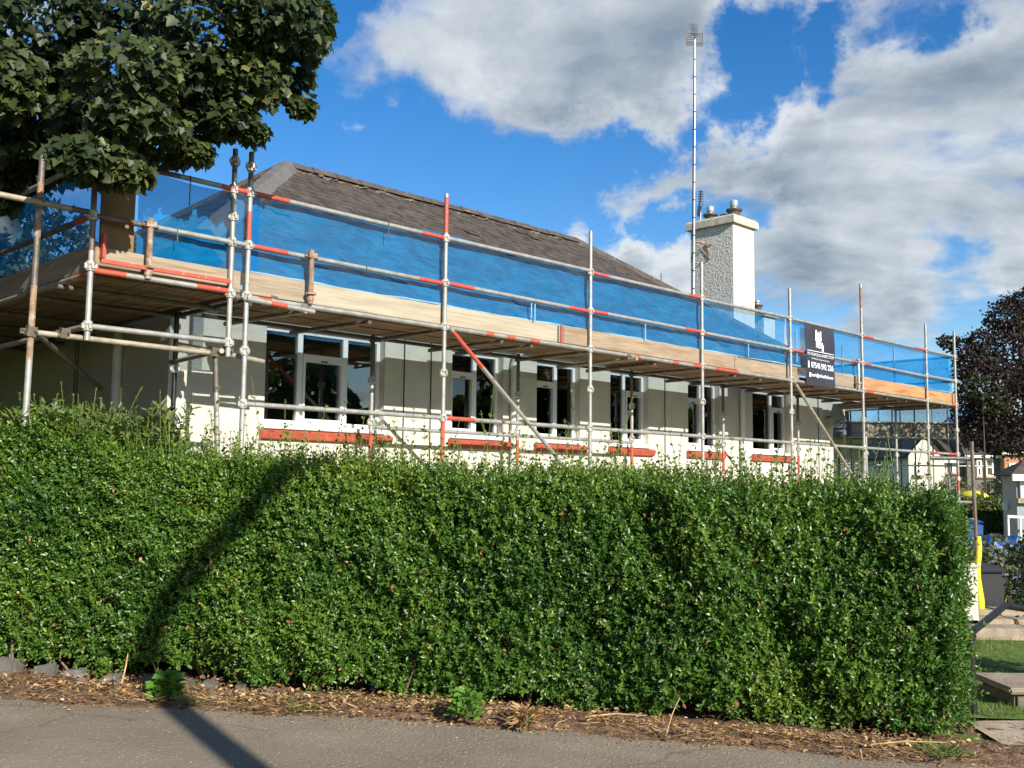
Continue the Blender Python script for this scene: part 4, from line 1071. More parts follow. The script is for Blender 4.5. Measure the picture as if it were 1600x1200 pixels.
def hedge_point(s, f, back=None):
    """s metres along, f 0..1 up the front face; returns position and outward normal"""
    x = HA[0] + HD[0] * s; yb = HA[1] + HD[1] * s
    zt_ = hedge_top(s); zf = hedge_foot(s, x) + .05 * np.sin(s * 5.1) + .035 * np.sin(s * 11 + 1)
    z = zf + (zt_ - zf) * f
    setb = .20 * f ** 9 + .03 * (1 - f) ** 4 + .05 * f + .35 * np.clip((s - (HL - .5)) / .5, 0, 1) ** 3
    P = np.stack([x, yb, z], 1)
    lm = .045 * lump(P, 2.2, 0) + .05 * lump(P, 5.0, 8) + .042 * lump(P, 12, 16) + .02 * lump(P, 24, 28)
    P[:, 0] -= HN[0] * (setb - lm); P[:, 1] -= HN[1] * (setb - lm)
    nz = .25 + .9 * f ** 6 - .2 * (1 - f) ** 3
    nx = .9 * np.clip((s - (HL - .45)) / .45, 0, 1)
    Nn = np.stack([HN[0] + HD[0] * nx, HN[1] + HD[1] * nx, nz], 1)
    return P, unit(Nn), lm


A_ = [[] for _ in range(5)]


def collect(arrs):
    for l, a in zip(A_, arrs): l.append(a)


nF = 27000
s = RNG.uniform(SX0 + 2.0, HL + .05, nF); f = RNG.uniform(0, 1, nF) ** .92
P, Nn, lm = hedge_point(s, f)
dp_ = np.abs(RNG.normal(0, .075, nF)); P -= Nn * dp_[:, None]
dirs = Nn * .75 + RNG.normal(0, .48, (nF, 3)) + np.array([0, 0, .40])
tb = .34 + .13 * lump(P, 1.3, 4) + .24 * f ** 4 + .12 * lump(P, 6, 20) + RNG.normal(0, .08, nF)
collect(sprigs(P, dirs, RNG.uniform(.06, .13, nF), 4, RNG.uniform(.030, .052, nF), tb))
# top and back
nT = 12000
s = RNG.uniform(SX0 + 2.0, HL - .02, nT); bk = RNG.uniform(.15, 1.25, nT)
x = HA[0] + HD[0] * s - HN[0] * bk; y = HA[1] + HD[1] * s - HN[1] * bk
P = np.stack([x, y, hedge_top(s) + .04 * np.sin(s * 3.1) - .05 - RNG.uniform(0, .16, nT)], 1); P[:, 2] += .045 * lump(P, 3.5, 2) + .03 * lump(P, 9, 12)
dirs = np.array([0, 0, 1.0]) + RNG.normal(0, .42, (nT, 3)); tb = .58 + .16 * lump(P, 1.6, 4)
collect(sprigs(P, dirs, RNG.uniform(.08, .2, nT), 5, RNG.uniform(.028, .045, nT), tb))
# right end
nE = 4200
bk = RNG.uniform(.0, 1.25, nE); f = RNG.uniform(0, 1, nE)
zt_ = 1.58 - .12 * bk; P = np.stack([HB[0] - HN[0] * bk + 0 * f, HB[1] - HN[1] * bk, .12 + (zt_ - .12) * f], 1)
lm = .08 * lump(P, 2.4, 3) + .04 * lump(P, 6, 9); off = -.10 + lm - .22 * np.clip(.3 - bk, 0, 1) - .12 * f ** 6
P[:, 0] += HD[0] * off; P[:, 1] += HD[1] * off
dirs = np.array([HD[0], HD[1], .5]) + RNG.normal(0, .45, (nE, 3))
collect(sprigs(P, dirs, RNG.uniform(.07, .15, nE), 4, RNG.uniform(.027, .046, nE), .42 + .15 * lump(P, 1.5, 4)))
# long shoots left by the clipping, standing above the top
nS = 1150
s = RNG.uniform(.0, HL - .05, nS); bk = RNG.uniform(.2, 1.0, nS)
ht = RNG.gamma(1.7, .080, nS) + .07
spec = [(575, 640, .25), (622, 628, .25), (640, 640, .22), (1065, 650, .5), (1135, 655, .5), (905, 680, .3), (870, 672, .35), (730, 690, .3), (1282, 705, .3), (1330, 690, .6), (1345, 705, .5), (1430, 725, .4), (1245, 690, .4), (985, 690, .5), (1165, 690, .45), (545, 660, .3), (1310, 700, .7)]
sp, hp_ = [], []
for px, py, bkk in spec:
    pt_ = atY(px, py, 7.45 + bkk); sv_ = (pt_[:2] - HA) @ HD; sp.append((sv_, bkk)); hp_.append(max(.1, pt_[2] - float(hedge_top(sv_)) + .04))
s = np.concatenate([s, [a for a, _ in sp]]); bk = np.concatenate([bk, [b_ for _, b_ in sp]]); ht = np.concatenate([ht, hp_])
x = HA[0] + HD[0] * s - HN[0] * bk; y = HA[1] + HD[1] * s - HN[1] * bk
P = np.stack([x, y, hedge_top(s) - .04], 1); dirs = np.array([0, 0, 1.0]) + RNG.normal(0, .2, (len(s), 3))
collect(sprigs(P, dirs, ht, 6, RNG.uniform(.036, .056, len(s)), .68 + RNG.normal(0, .08, len(s)), 1.0, .15))
mb = MB()
for i in range(len(s)):
    a = P[i]; b_ = P[i] + unit(dirs[i]) * ht[i]; mb.tube(a, b_, .0025, 4, cap=False)
tag(mb.build('shoots', 'stem', hedge), kind='stuff')
# shoots poking out of the face
nS = 900
s = RNG.uniform(-.4, HL, nS); f = RNG.uniform(.02, .98, nS); P, Nn, lm = hedge_point(s, f)
dirs = Nn * .7 + np.array([0, 0, .6]) + RNG.normal(0, .35, (nS, 3))
collect(sprigs(P, dirs, RNG.uniform(.12, .24, nS), 6, RNG.uniform(.036, .052, nS), .55 + RNG.normal(0, .12, nS)))
A_ = [np.concatenate(a) for a in A_]
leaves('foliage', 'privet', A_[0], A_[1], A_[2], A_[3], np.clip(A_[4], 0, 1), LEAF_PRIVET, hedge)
nD = 420
s = RNG.uniform(-.4, HL, nD); f = RNG.uniform(.0, .9, nD) ** 1.3; P, Nn, lm = hedge_point(s, f); P += Nn * .02
leaves('dead_leaves', 'litter', P, Nn * .3 + RNG.normal(0, .7, (nD, 3)), Nn + RNG.normal(0, .5, (nD, 3)), RNG.uniform(.03, .05, nD), RNG.uniform(.1, .8, nD), LEAF_PRIVET, hedge)
# dense twiggy heart of the hedge
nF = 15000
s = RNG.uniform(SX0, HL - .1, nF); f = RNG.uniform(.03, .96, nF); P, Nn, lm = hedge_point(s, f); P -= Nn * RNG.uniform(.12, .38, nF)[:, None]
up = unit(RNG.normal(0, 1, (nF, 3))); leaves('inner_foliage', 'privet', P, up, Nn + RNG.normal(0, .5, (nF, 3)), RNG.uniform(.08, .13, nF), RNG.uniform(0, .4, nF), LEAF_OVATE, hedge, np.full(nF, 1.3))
mb = MB(); ns = 60; nf = 10
sv = np.linspace(SX0, HL - .25, ns); fv = np.linspace(.10, .985, nf); rows = []
for fi in fv:
    P, Nn, lm = hedge_point(sv, np.full(ns, fi)); P -= np.array([HN[0], HN[1], 0]) * .34; P[:, 2] -= .05; rows.append(P)
Pb = rows[-1].copy(); Pb[:, :2] -= HN * .75; rows.append(Pb); Pc = Pb.copy(); Pc[:, 2] = .12 - .03 * Pc[:, 0]; rows.append(Pc)
for r_ in rows: mb.v += [tuple(p) for p in r_]
for j in range(len(rows) - 1):
    for i in range(ns - 1): mb.f.append((j * ns + i, j * ns + i + 1, (j + 1) * ns + i + 1, (j + 1) * ns + i)); mb.m.append(0)
mb.f.append(tuple(j * ns + ns - 1 for j in range(len(rows)))); mb.m.append(0)
mb.build('twig_mass', 'twig', hedge)
for k in range(46):      # stems at the foot
    sv_ = random.uniform(-.3, HL - .05); P, Nn, lm = hedge_point(np.array([sv_]), np.array([.0])); p = P[0]; gx = p[0]; bkk = random.uniform(.0, .3)
    p0 = np.array([p[0] - HN[0] * bkk, p[1] - HN[1] * bkk, ground_z(gx) - .02]); mb = MB(); r0 = random.uniform(.006, .016)
    pts = [p0]
    for j in range(3): pts.append(pts[-1] + np.array([random.gauss(0, .05), random.gauss(0, .04) + .01, random.uniform(.10, .17)]))
    mb.path(pts, [r0, r0 * .85, r0 * .7, r0 * .5], 6); mb.build('stem', 'twig', hedge)


# ------------------------------------------------------------------ sycamore overhanging from the left
syc = empty('sycamore_tree', (-6.3, 9.4, .25), 'dark green sycamore overhanging the scaffold from the left', 'tree')
mb = MB(); mb.path([(-6.3, 9.4, .1), (-6.25, 9.4, 1.2), (-6.15, 9.35, 2.6), (-6.1, 9.3, 4.0), (-5.9, 9.3, 5.6), (-5.7, 9.3, 7.4), (-5.6, 9.3, 9.0)], [.30, .24, .21, .19, .15, .10, .04], 14); auto_smooth(mb.build('trunk', 'bark', syc), 60)
clumps = [  # px, py, rx px, ry px, depth, leaf density
    (60, 40, 110, 75, 8.6), (190, 30, 110, 70, 8.4), (330, 40, 110, 70, 8.5), (440, 30, 85, 62, 8.6), (470, 20, 50, 45, 8.8), (440, 105, 62, 52, 8.7), (385, 120, 70, 55, 8.5), (300, 110, 85, 55, 8.3),
    (200, 110, 95, 60, 8.2), (90, 120, 95, 60, 8.4), (10, 120, 60, 70, 8.5), (365, 185, 48, 34, 8.8), (300, 190, 60, 42, 8.7), (210, 185, 85, 44, 8.1), (250, 232, 62, 26, 8.5), (120, 195, 55, 40, 8.6), (15, 205, 45, 55, 8.7),
    (165, 255, 72, 38, 7.9), (120, 240, 40, 30, 8.0), (205, 270, 38, 24, 7.95), (60, 180, 60, 50, 9.0), (30, 270, 50, 40, 9.6), (310, 235, 24, 18, 8.9), (395, 205, 20, 20, 8.8), (490, 60, 28, 40, 8.8), (470, 165, 20, 16, 8.7), (30, 235, 70, 60, 9.8), (90, 255, 45, 40, 10.0), (20, 300, 50, 35, 10.1), (505, 20, 18, 22, 8.8), (150, 150, 60, 40, 9.3), (330, 150, 60, 40, 9.3)]
LP = []; LN = []; LC = []
for px, py, rx, ry, Y in clumps:
    c = atY(px, py, Y); sx = rx / FPX * Y; sy = ry / FPX * Y; n_ = int(160 + 760 * sx * sy * 4); Y += random.uniform(-.35, .45); c = atY(px, py, Y); sx *= .93; sy *= .90
    q = unit(RNG.normal(0, 1, (n_, 3))); rr = RNG.uniform(.35, 1.0, n_) ** .5 * (1 + .10 * lump(q * 1.0 + c, 3.0, 7)) * np.where(RNG.uniform(0, 1, n_) > .90, RNG.uniform(1.0, 1.28, n_), 1.0)
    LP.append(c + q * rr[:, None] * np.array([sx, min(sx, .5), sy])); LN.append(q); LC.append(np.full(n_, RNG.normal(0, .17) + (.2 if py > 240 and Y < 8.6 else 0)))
# rest of the crown, out of frame above and to the left
for cx, cy, cz, r_, n_ in ((-4.6, 9.6, 8.0, 1.6, 900), (-6.0, 9.0, 8.6, 1.9, 1000), (-7.6, 9.2, 7.4, 1.9, 900), (-6.2, 11.2, 7.6, 2.0, 900), (-8.2, 10.6, 5.6, 1.5, 600), (-6.2, 9.2, 10.2, 1.6, 700), (-5.3, 8.6, 5.9, 1.0, 500), (-3.2, 8.9, 7.0, 1.0, 420), (-7.2, 8.2, 5.2, 1.2, 500)):
    q = unit(RNG.normal(0, 1, (n_, 3))); LP.append(np.array([cx, cy, cz]) + q * (RNG.uniform(.3, 1, n_) ** .5)[:, None] * r_); LN.append(q); LC.append(np.full(n_, 0.))
LP = np.concatenate(LP); LN = np.concatenate(LN); LC = np.concatenate(LC); n_ = len(LP)
nr = unit(LN * .5 + np.array([.22, -.38, .62]) + RNG.normal(0, .52, (n_, 3)))
up = unit(np.stack([LN[:, 0] * .5, LN[:, 1] * .5 - .25, np.full(n_, -.75)], 1) + RNG.normal(0, .38, (n_, 3)))
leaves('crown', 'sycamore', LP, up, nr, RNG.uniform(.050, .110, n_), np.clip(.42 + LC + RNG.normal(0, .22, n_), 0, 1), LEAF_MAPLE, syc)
for a in ([(-6.1, 9.3, 3.9), (-5.4, 9.2, 5.0), (-4.6, 9.1, 5.5), (-3.7, 8.9, 5.5)], [(-5.9, 9.3, 5.4), (-5.0, 9.0, 6.1), (-3.8, 8.7, 6.0), (-2.6, 8.65, 5.7)], [(-6.0, 9.6, 4.2), (-5.2, 9.6, 5.2), (-4.2, 9.2, 5.3), (-3.4, 8.4, 4.75)],
          [(-5.8, 9.3, 6.6), (-4.8, 9.2, 7.4), (-3.6, 9.0, 7.5)], [(-6.1, 9.3, 4.6), (-7.2, 9.4, 5.8), (-8.2, 9.8, 6.2)]):
    mb = MB(); mb.path(a, list(np.linspace(.085, .015, len(a))), 8); mb.build('limb', 'bark', syc)
    for k in range(5):
        i = random.randrange(1, len(a)); p0 = np.array(a[i]); p1 = p0 + np.array([random.uniform(-.2, .6), random.uniform(-.5, .3), random.uniform(-.35, .5)]); tw = MB(); tw.tube(p0, p1, .014, 6, r1=.004); tw.build('twig', 'bark', syc)


# ------------------------------------------------------------------ generic shrub / tree builder
def bush(name, label, cat, base, blobs, leaf, lsize, dens, mat, group=None, trunk=None, tint=(.45, .2), part='foliage', stems=True, wd=None):
    root = empty(name, base, label, cat, group)
    P = []; Q = []; Tn = []
    for (cx, cy, cz, rx, ry, rz) in blobs:
        n_ = int(dens * (rx * ry + ry * rz + rx * rz) * 4) + 40
        q = unit(RNG.normal(0, 1, (n_, 3))); rr = RNG.uniform(.35, 1, n_) ** .45 * np.where(RNG.uniform(0, 1, n_) > .88, RNG.uniform(1.0, 1.3, n_), 1.0)
        p = np.array([cx, cy, cz]) + q * rr[:, None] * np.array([rx, ry, rz]); p += q * (.12 * max(rx, rz) * lump(p, 3.5 / max(rx, rz), 5))[:, None]
        P.append(p); Q.append(q); Tn.append(np.full(n_, RNG.normal(0, .08)))
    P = np.concatenate(P); Q = np.concatenate(Q); Tn = np.concatenate(Tn); keep = P[:, 2] > base[2] + .02; P, Q, Tn = P[keep], Q[keep], Tn[keep]; n_ = len(P)
    leaves(part, mat, P, unit(Q * .5 + RNG.normal(0, .6, (n_, 3)) + np.array([0, 0, .2])), unit(Q + RNG.normal(0, .5, (n_, 3)) + np.array([0, 0, .4])), RNG.uniform(.7, 1.2, n_) * lsize, np.clip(tint[0] + Tn + RNG.normal(0, tint[1], n_), 0, 1), leaf, root, wd if wd is None else np.full(n_, wd))
    if trunk:
        mb = MB(); mb.path(*trunk); mb.build('trunk', 'bark', root, smooth=True)
    elif stems:
        b0 = np.array(base)
        for k in range(4):
            bl = blobs[k % len(blobs)]; mb = MB(); mb.path([b0 + np.array([random.gauss(0, .05), random.gauss(0, .05), 0]), (b0 + np.array(bl[:3])) / 2 + np.array([0, 0, .1]), np.array(bl[:3])], [.03, .02, .008], 6); mb.build('stem', 'bark', root)
    return root


# long-leaved shrub growing over the hedge top at the left
n_ = 1500
cx = atY(165, 665, 8.45)
P = []; Dn = []
for k in range(70):
    px = RNG.uniform(20, 275); b0 = atY(px, RNG.uniform(665, 720), 8.15 + RNG.uniform(0, .6)); dr = unit(np.array([[RNG.normal(0, .45), -.35 + RNG.normal(0, .3), RNG.uniform(.5, 1.1)]]))[0]; L_ = RNG.uniform(.12, .34)
    P.append(b0); Dn.append((dr, L_))
P = np.array(P); dr = np.array([d_[0] for d_ in Dn]); Ls = np.array([d_[1] for d_ in Dn])
ls = empty('long_leaved_shrub', (cx[0], cx[1], .2), 'yellow-green long-leaved shrub growing over the left top of the hedge', 'shrub')
sa = sprigs(P, dr, Ls, 7, RNG.uniform(.10, .17, len(P)), RNG.uniform(.3, .7, len(P)), 1.0, .3)
leaves('foliage', 'lance', sa[0], sa[1], sa[2], sa[3], np.clip(sa[4], 0, 1), LEAF_LANCE, ls)
for k in range(0, 70, 3):
    mb = MB(); mb.tube(P[k] - np.array([0, 0, .08]), P[k] + dr[k] * Ls[k], .006, 5); mb.build('stem', 'stem', ls)
tall = [(158, 615, 8.6), (10, 625, 8.2), (30, 650, 8.2)]

# ------------------------------------------------------------------ verge: litter, stones, weeds
n_ = 7500
x = RNG.uniform(-4.6, 3.4, n_); ey = np.interp(x, [e[0] for e in ew], [e[1] for e in ew]); hy = np.array([hedge_y(a) for a in x])
fr_ = RNG.beta(1.4, 1.9, n_); y = ey - .05 + (hy + .25 - ey) * fr_
keep = (lump(np.stack([x, y, 0 * x], 1), 2.6, 6) + RNG.normal(0, .5, n_)) > -.25; x, y, fr_ = x[keep], y[keep], fr_[keep]; n_ = len(x)
P = np.stack([x, y, ground_z(x) + .045 + .03 * np.sin(np.pi * np.minimum(1, fr_ * 2)) - .03 * (fr_ < .12)], 1)
up = np.stack([RNG.normal(0, 1, n_), RNG.normal(0, 1, n_), RNG.normal(0, .25, n_)], 1)
tag(leaves('leaf_litter', 'litter', P, up, np.array([0, 0, 1.0]) + RNG.normal(0, .4, (n_, 3)), RNG.uniform(.012, .042, n_), np.clip(RNG.beta(1.9, 1.4, n_), 0, 1), LEAF_OVATE, None, RNG.uniform(.5, 1.1, n_)), 'dry brown leaf litter along the foot of the hedge', 'litter')
n_ = 1500
cxs = RNG.choice([-2.6, -2.2, -1.75, -1.3, .9, 1.6, 2.3], n_) + RNG.normal(0, .28, n_); ey = np.interp(cxs, [e[0] for e in ew], [e[1] for e in ew]); y = ey + RNG.uniform(-.02, .35, n_)
P = np.stack([cxs, y, ground_z(cxs) + .03 + RNG.uniform(0, .03, n_)], 1); up = np.stack([RNG.normal(0, 1, n_), RNG.normal(0, .6, n_), RNG.normal(0, .12, n_)], 1)
tag(leaves('dry_grass', 'litter', P, up, np.array([0, 0, 1.0]) + RNG.normal(0, .3, (n_, 3)), RNG.uniform(.04, .11, n_), RNG.uniform(.45, .95, n_), LEAF_BLADE, None, np.full(n_, .7)), 'straw-coloured dead grass strewn on the verge', 'litter')
n_ = 900   # scattered bits on the pavement edge
x = RNG.uniform(-4.6, 3.4, n_); ey = np.interp(x, [e[0] for e in ew], [e[1] for e in ew]); y = ey - np.abs(RNG.normal(0, .10, n_)) * (1 + 3 * (RNG.uniform(0, 1, n_) > .85))
P = np.stack([x, y, ground_z(x) + .006], 1)
tag(leaves('pavement_debris', 'litter', P, np.stack([RNG.normal(0, 1, n_), RNG.normal(0, 1, n_), RNG.normal(0, .1, n_)], 1), np.array([0, 0, 1.0]) + RNG.normal(0, .2, (n_, 3)), RNG.uniform(.008, .025, n_), RNG.uniform(.3, 1, n_), LEAF_OVATE), 'small leaf fragments scattered on the edge of the pavement', 'litter')
# rough edging stones under the left half of the hedge
for i, (px, py, w_, h_) in enumerate(((15, 1030, .20, .19), (70, 1045, .15, .15), (118, 1048, .17, .13), (178, 1052, .16, .11), (235, 1052, .16, .12), (285, 1058, .15, .10), (330, 1060, .14, .10), (375, 1064, .13, .08), (425, 1072, .12, .07))):
    p = atY(px, py, 7.86 - i * .035); z0 = float(ground_z(p[0])) - .03; mb = MB(); J = lambda a: a * random.uniform(.62, 1.15)
    mb.hexa([(p[0] + sx * J(w_ / 2), p[1] + sy * J(.09), z0 + zz * (h_ * .62 + .03) * random.uniform(.7, 1.15)) for zz in (0, 1) for sx, sy in ((-1, -1), (1, -1), (1, 1), (-1, 1))])
    lab = ['tall squared grey edging stone at the far left under the hedge', 'second edging stone from the left under the hedge', 'third edging stone from the left under the hedge', 'fourth edging stone from the left under the hedge', 'edging stone just left of the leafy weed by the shadow', 'edging stone behind the leafy weed in the shadow', 'edging stone just right of the leafy weed by the shadow', 'second edging stone right of the leafy weed by the shadow', 'rightmost low edging stone under the hedge'][i]
    tag(mb.build('edging_stone', 'greystone', None, bevel=.022, origin=(p[0], p[1], z0)), lab, 'stone', 'edging stones under the hedge')


def weed(px, py, Y, hgt, rad, n_, leaf, mat, lsz, name, label, group=None):
    p = atY(px, py, Y); base = np.array([p[0], p[1], float(ground_z(p[0])) + .02]); root = empty(name, base, label, 'weed', group)
    k = 12 if n_ > 60 else 6
    bs = np.repeat(base[None], n_, 0); ang = RNG.uniform(0, 6.28, n_); rr = RNG.uniform(.1, 1, n_) * rad; hh = RNG.uniform(.15, 1, n_) * hgt * (1 - .35 * (rr / rad) ** 2)
    P = bs + np.stack([np.cos(ang) * rr, np.sin(ang) * rr, hh], 1); up = np.stack([np.cos(ang) * .8, np.sin(ang) * .8, RNG.uniform(-.2, .8, n_)], 1)
    leaves('foliage', mat, P, up, np.stack([np.cos(ang) * .5, np.sin(ang) * .5 - .3, np.ones(n_)], 1) + RNG.normal(0, .3, (n_, 3)), RNG.uniform(.6, 1.2, n_) * lsz, np.clip(RNG.normal(.5, .2, n_), 0, 1), leaf, root)
    for j in range(k):
        a = random.uniform(0, 6.28); mb = MB(); mb.tube(base, base + np.array([math.cos(a) * rad * .6, math.sin(a) * rad * .6, hgt * .7]), .004, 5); mb.build('stem', 'stem', root)


weed(728, 1135, 6.88, .20, .10, 190, LEAF_OVATE, 'weed', .05, 'leafy_weed', 'bright green leafy weed on the verge below the middle of the hedge', 'weeds on the verge')
weed(258, 1090, 7.15, .17, .10, 150, LEAF_MAPLE, 'weed', .06, 'leafy_weed', 'green broad-leaved weed beside the lamp shadow at the kerb', 'weeds on the verge')
weed(822, 1145, 6.80, .13, .08, 60, LEAF_LANCE, 'litter', .09, 'withered_weed', 'pale withered weed right of the bright green weed', 'weeds on the verge')
weed(470, 1115, 6.98, .03, .10, 90, LEAF_BLADE, 'grass', .06, 'grass_tuft', 'flat grass tuft on the verge left of the bright green weed', 'weeds on the verge')
weed(300, 1106, 7.03, .03, .08, 70, LEAF_BLADE, 'grass', .06, 'grass_tuft', 'flat grass tuft just right of the lamp shadow', 'weeds on the verge')
weed(1475, 1180, 6.45, .05, .16, 120, LEAF_BLADE, 'grass', .09, 'grass_tuft', 'grass tuft at the foot of the right end of the hedge', 'weeds on the verge')
for i, (a, b_, lab) in enumerate((((915, 1120, 6.95), (1010, 1118, 6.9), 'pale bare stick lying under the hedge right of centre'), ((1040, 1150, 6.65), (1062, 1090, 6.85), 'pale forked stick leaning against the hedge foot'), ((1350, 1165, 6.55), (1480, 1160, 6.5), 'long thin twig lying by the right end of the hedge'), ((190, 1068, 7.3), (200, 1020, 7.4), 'thin dry stalk standing on the verge at the left'))):
    p0 = atY(*a); p1 = atY(*b_); 
    for q in (p0, p1): q[2] = max(q[2], float(ground_z(q[0])) + .025)
    mb = MB(); mp = (p0 + p1) / 2 + np.array([0, .02, .012]); mb.path([p0, mp, p1], [.006, .005, .002] if i != 1 else [.004, .0035, .002], 6); mb.build('fallen_stick' if i != 3 else 'dry_stalk', 'straw', None, origin=p0)
    o = C.objects[-1]; tag(o, lab, 'stick')

# ------------------------------------------------------------------ right-hand side: gate end of the garden
hr = empty('handrail', (3.43, 7.84, -.08), 'black tubular handrail beside the right end of the hedge', 'handrail')
pA = atY(1522, 1125, 7.84); pA[2] = -.1; pT = atY(1517, 990, 7.84); pB = atY(1570, 946, 8.6); pC_ = atY(1640, 958, 9.6)
mb = MB(); mb.tube(pA, pT, .026, 12); auto_smooth(mb.build('post', 'black_iron', hr))
mb = MB(); mb.path([pT + np.array([-.01, 0, .0]), pT * .4 + pB * .6, pB - (pB - pT) * .12, pB, pB + (pC_ - pB) * .12, pC_], [.028] * 6, 12); auto_smooth(mb.build('rail', 'black_iron', hr))
mb = MB(); mb.lathe(pT + np.array([0, 0, -.03]), [(.03, -.02), (.036, 0), (.036, .04), (.02, .05)], 12); mb.build('collar', 'black_iron', hr)
# white gate pillar
gp = atY(1508, 960, 12.6); mb = MB(); z1 = atY(1512, 886, 12.6)[2]; mb.box(gp[0] - .14, gp[0] + .12, 12.5, 12.8, -.2, z1)
gpo = empty('gate_pillar', (gp[0], 12.65, -.1), 'white square gate pillar at the right end of the hedge', 'pillar'); mb.build('shaft', 'white_render', gpo, bevel=.01)
mb = MB(); mb.box(gp[0] - .17, gp[0] + .15, 12.47, 12.83, z1 + .001, z1 + .05); mb.build('cap', 'concrete', gpo, bevel=.01)
# dark bin
b0 = atY(1534, 968, 13.6); z1 = atY(1534, 893, 13.6)[2]
bn = empty('wheelie_bin', (b0[0], 13.7, -.1), 'dark wheeled bin behind the yellow padded pole', 'bin'); mb = MB()
mb.hexa([(b0[0] - .20, 13.5, -.05), (b0[0] + .22, 13.5, -.05), (b0[0] + .22, 14.0, -.05), (b0[0] - .20, 14.0, -.05), (b0[0] - .26, 13.45, z1), (b0[0] + .28, 13.45, z1), (b0[0] + .28, 14.05, z1), (b0[0] - .26, 14.05, z1)]); mb.build('body', 'dark_plastic', bn, bevel=.02)
mb = MB(); mb.hexa([(b0[0] - .28, 13.4, z1 + .004), (b0[0] + .3, 13.4, z1 + .004), (b0[0] + .3, 14.08, z1 + .004), (b0[0] - .28, 14.08, z1 + .004), (b0[0] - .24, 13.46, z1 + .06), (b0[0] + .26, 13.46, z1 + .06), (b0[0] + .26, 14.0, z1 + .09), (b0[0] - .24, 14.0, z1 + .09)]); mb.build('lid', 'dark_plastic', bn, bevel=.015)
# padded pole
pp = atY(1531, 972, 13.1); yt = atY(1526, 838, 13.1)[2]; tp_ = atY(1525, 690, 13.1)[2]
po = empty('padded_pole', (pp[0], 13.1, -.05), 'upright scaffold pole wrapped in yellow foam at its foot', 'pole')
mb = MB(); mb.tube((pp[0], 13.1, -.1), (pp[0] - .03, 13.1, tp_), .024, 10); auto_smooth(mb.build('tube', 'steel_dark', po))
zz = np.linspace(.0, yt, 9); mb = MB(); mb.path([(pp[0] + .015 * math.sin(i * 1.1), 13.1 + .0, z) for i, z in enumerate(zz)], [.038, .05, .05, .047, .043, .038, .040, .040, .038], 12); auto_smooth(mb.build('foam_sleeve', 'yellow', po))
for z in (2.0, 1.45):
    mb = MB(); mb.tube((pp[0] - .55, 13.12, z), (pp[0], 13.12, z), .024, 8); mb.build('side_tube', 'steel_dark', po)
# lawn, steps, low stone block
poly_sheet('garden_lawn', [(3.2, 7.7), (5.2, 7.75), (9, 7.4), (12, 12), (5.0, 12.0), (3.4, 9.5)], 'lawn', .012)
n_ = 9000
x = RNG.uniform(3.3, 7.0, n_); y = RNG.uniform(7.75, 12.0, n_); P = np.stack([x, y, ground_z(x) + .01], 1)
tag(leaves('lawn_grass', 'grass', P, np.stack([RNG.normal(0, .4, n_), RNG.normal(0, .4, n_), np.ones(n_)], 1), RNG.normal(0, 1, (n_, 3)) + np.array([0, -.6, .3]), RNG.uniform(.03, .065, n_), np.clip(RNG.normal(.5, .2, n_), 0, 1), LEAF_BLADE, None, np.full(n_, 1.6)), 'short sunlit grass of the lawn beyond the handrail', 'grass')
st = empty('stone_steps', (6.0, 12.3, -.1), 'low sandstone garden steps at the far edge of the lawn', 'steps')
for k, (yy, zz) in enumerate(((12.05, .03), (12.5, .09), (12.95, .14))):
    for j in range(4):
        mb = MB(); mb.box(5.05 + j * .95 + .01 * k, 5.98 + j * .95, yy, yy + .43, -.2, zz + random.uniform(-.008, .008)); mb.build('slab', 'sandstone', st, bevel=.015)
sb = empty('stone_block', (4.1, 8.3, -.1), 'weathered flat-topped stone block at the right edge of the lawn', 'stone')
a0 = atY(1578, 1112, 8.2); zt_ = atY(1570, 1072, 8.2)[2]; zm = atY(1570, 1082, 8.2)[2]
mb = MB(); mb.box(a0[0] + .03, a0[0] + .9, 8.17, 8.75, -.2, zm - .004); mb.build('block', 'greystone', sb, bevel=.02)
mb = MB(); mb.box(a0[0] - .03, a0[0] + .95, 8.12, 8.8, zm, zt_); mb.build('coping', 'sandstone', sb, bevel=.015)
# shrubs at the right edge
bush('garden_shrub', 'low shrub just outside the right edge whose shadow lies on the path', 'shrub', (5.0, 5.9, -.1), [(5.0, 5.9, .45, .55, .5, .5), (5.4, 5.7, .6, .5, .5, .5)], LEAF_OVATE, .06, 300, 'darkshrub', 'garden shrubs')
e1 = atY(1618, 960, 9.2); bush('garden_shrub', 'leafy dark shrub at the right edge over the lawn', 'shrub', (e1[0] + .3, 9.4, -.1), [(e1[0] + .35, 9.4, .75, .42, .4, .55), (e1[0] + .55, 9.3, .35, .45, .4, .4), (e1[0] + .6, 9.5, 1.2, .4, .4, .4)], LEAF_OVATE, .06, 520, 'darkshrub', 'garden shrubs')
bush('garden_shrub', 'dark shaded shrub behind the bin', 'shrub', (7.0, 14.6, -.1), [(6.9, 14.7, .42, .5, .5, .45), (7.5, 14.5, .5, .55, .5, .52), (7.9, 14.3, .4, .5, .5, .5)], LEAF_OVATE, .08, 330, 'darkshrub', 'garden shrubs')
bush('garden_shrub', 'brown-leaved wispy shrub beside the yellow padded pole', 'shrub', (6.75, 14.2, -.1), [(6.58, 14.15, .75, .14, .14, .28), (6.62, 14.1, .4, .16, .16, .3)], LEAF_OVATE, .06, 260, 'olive', 'garden shrubs')

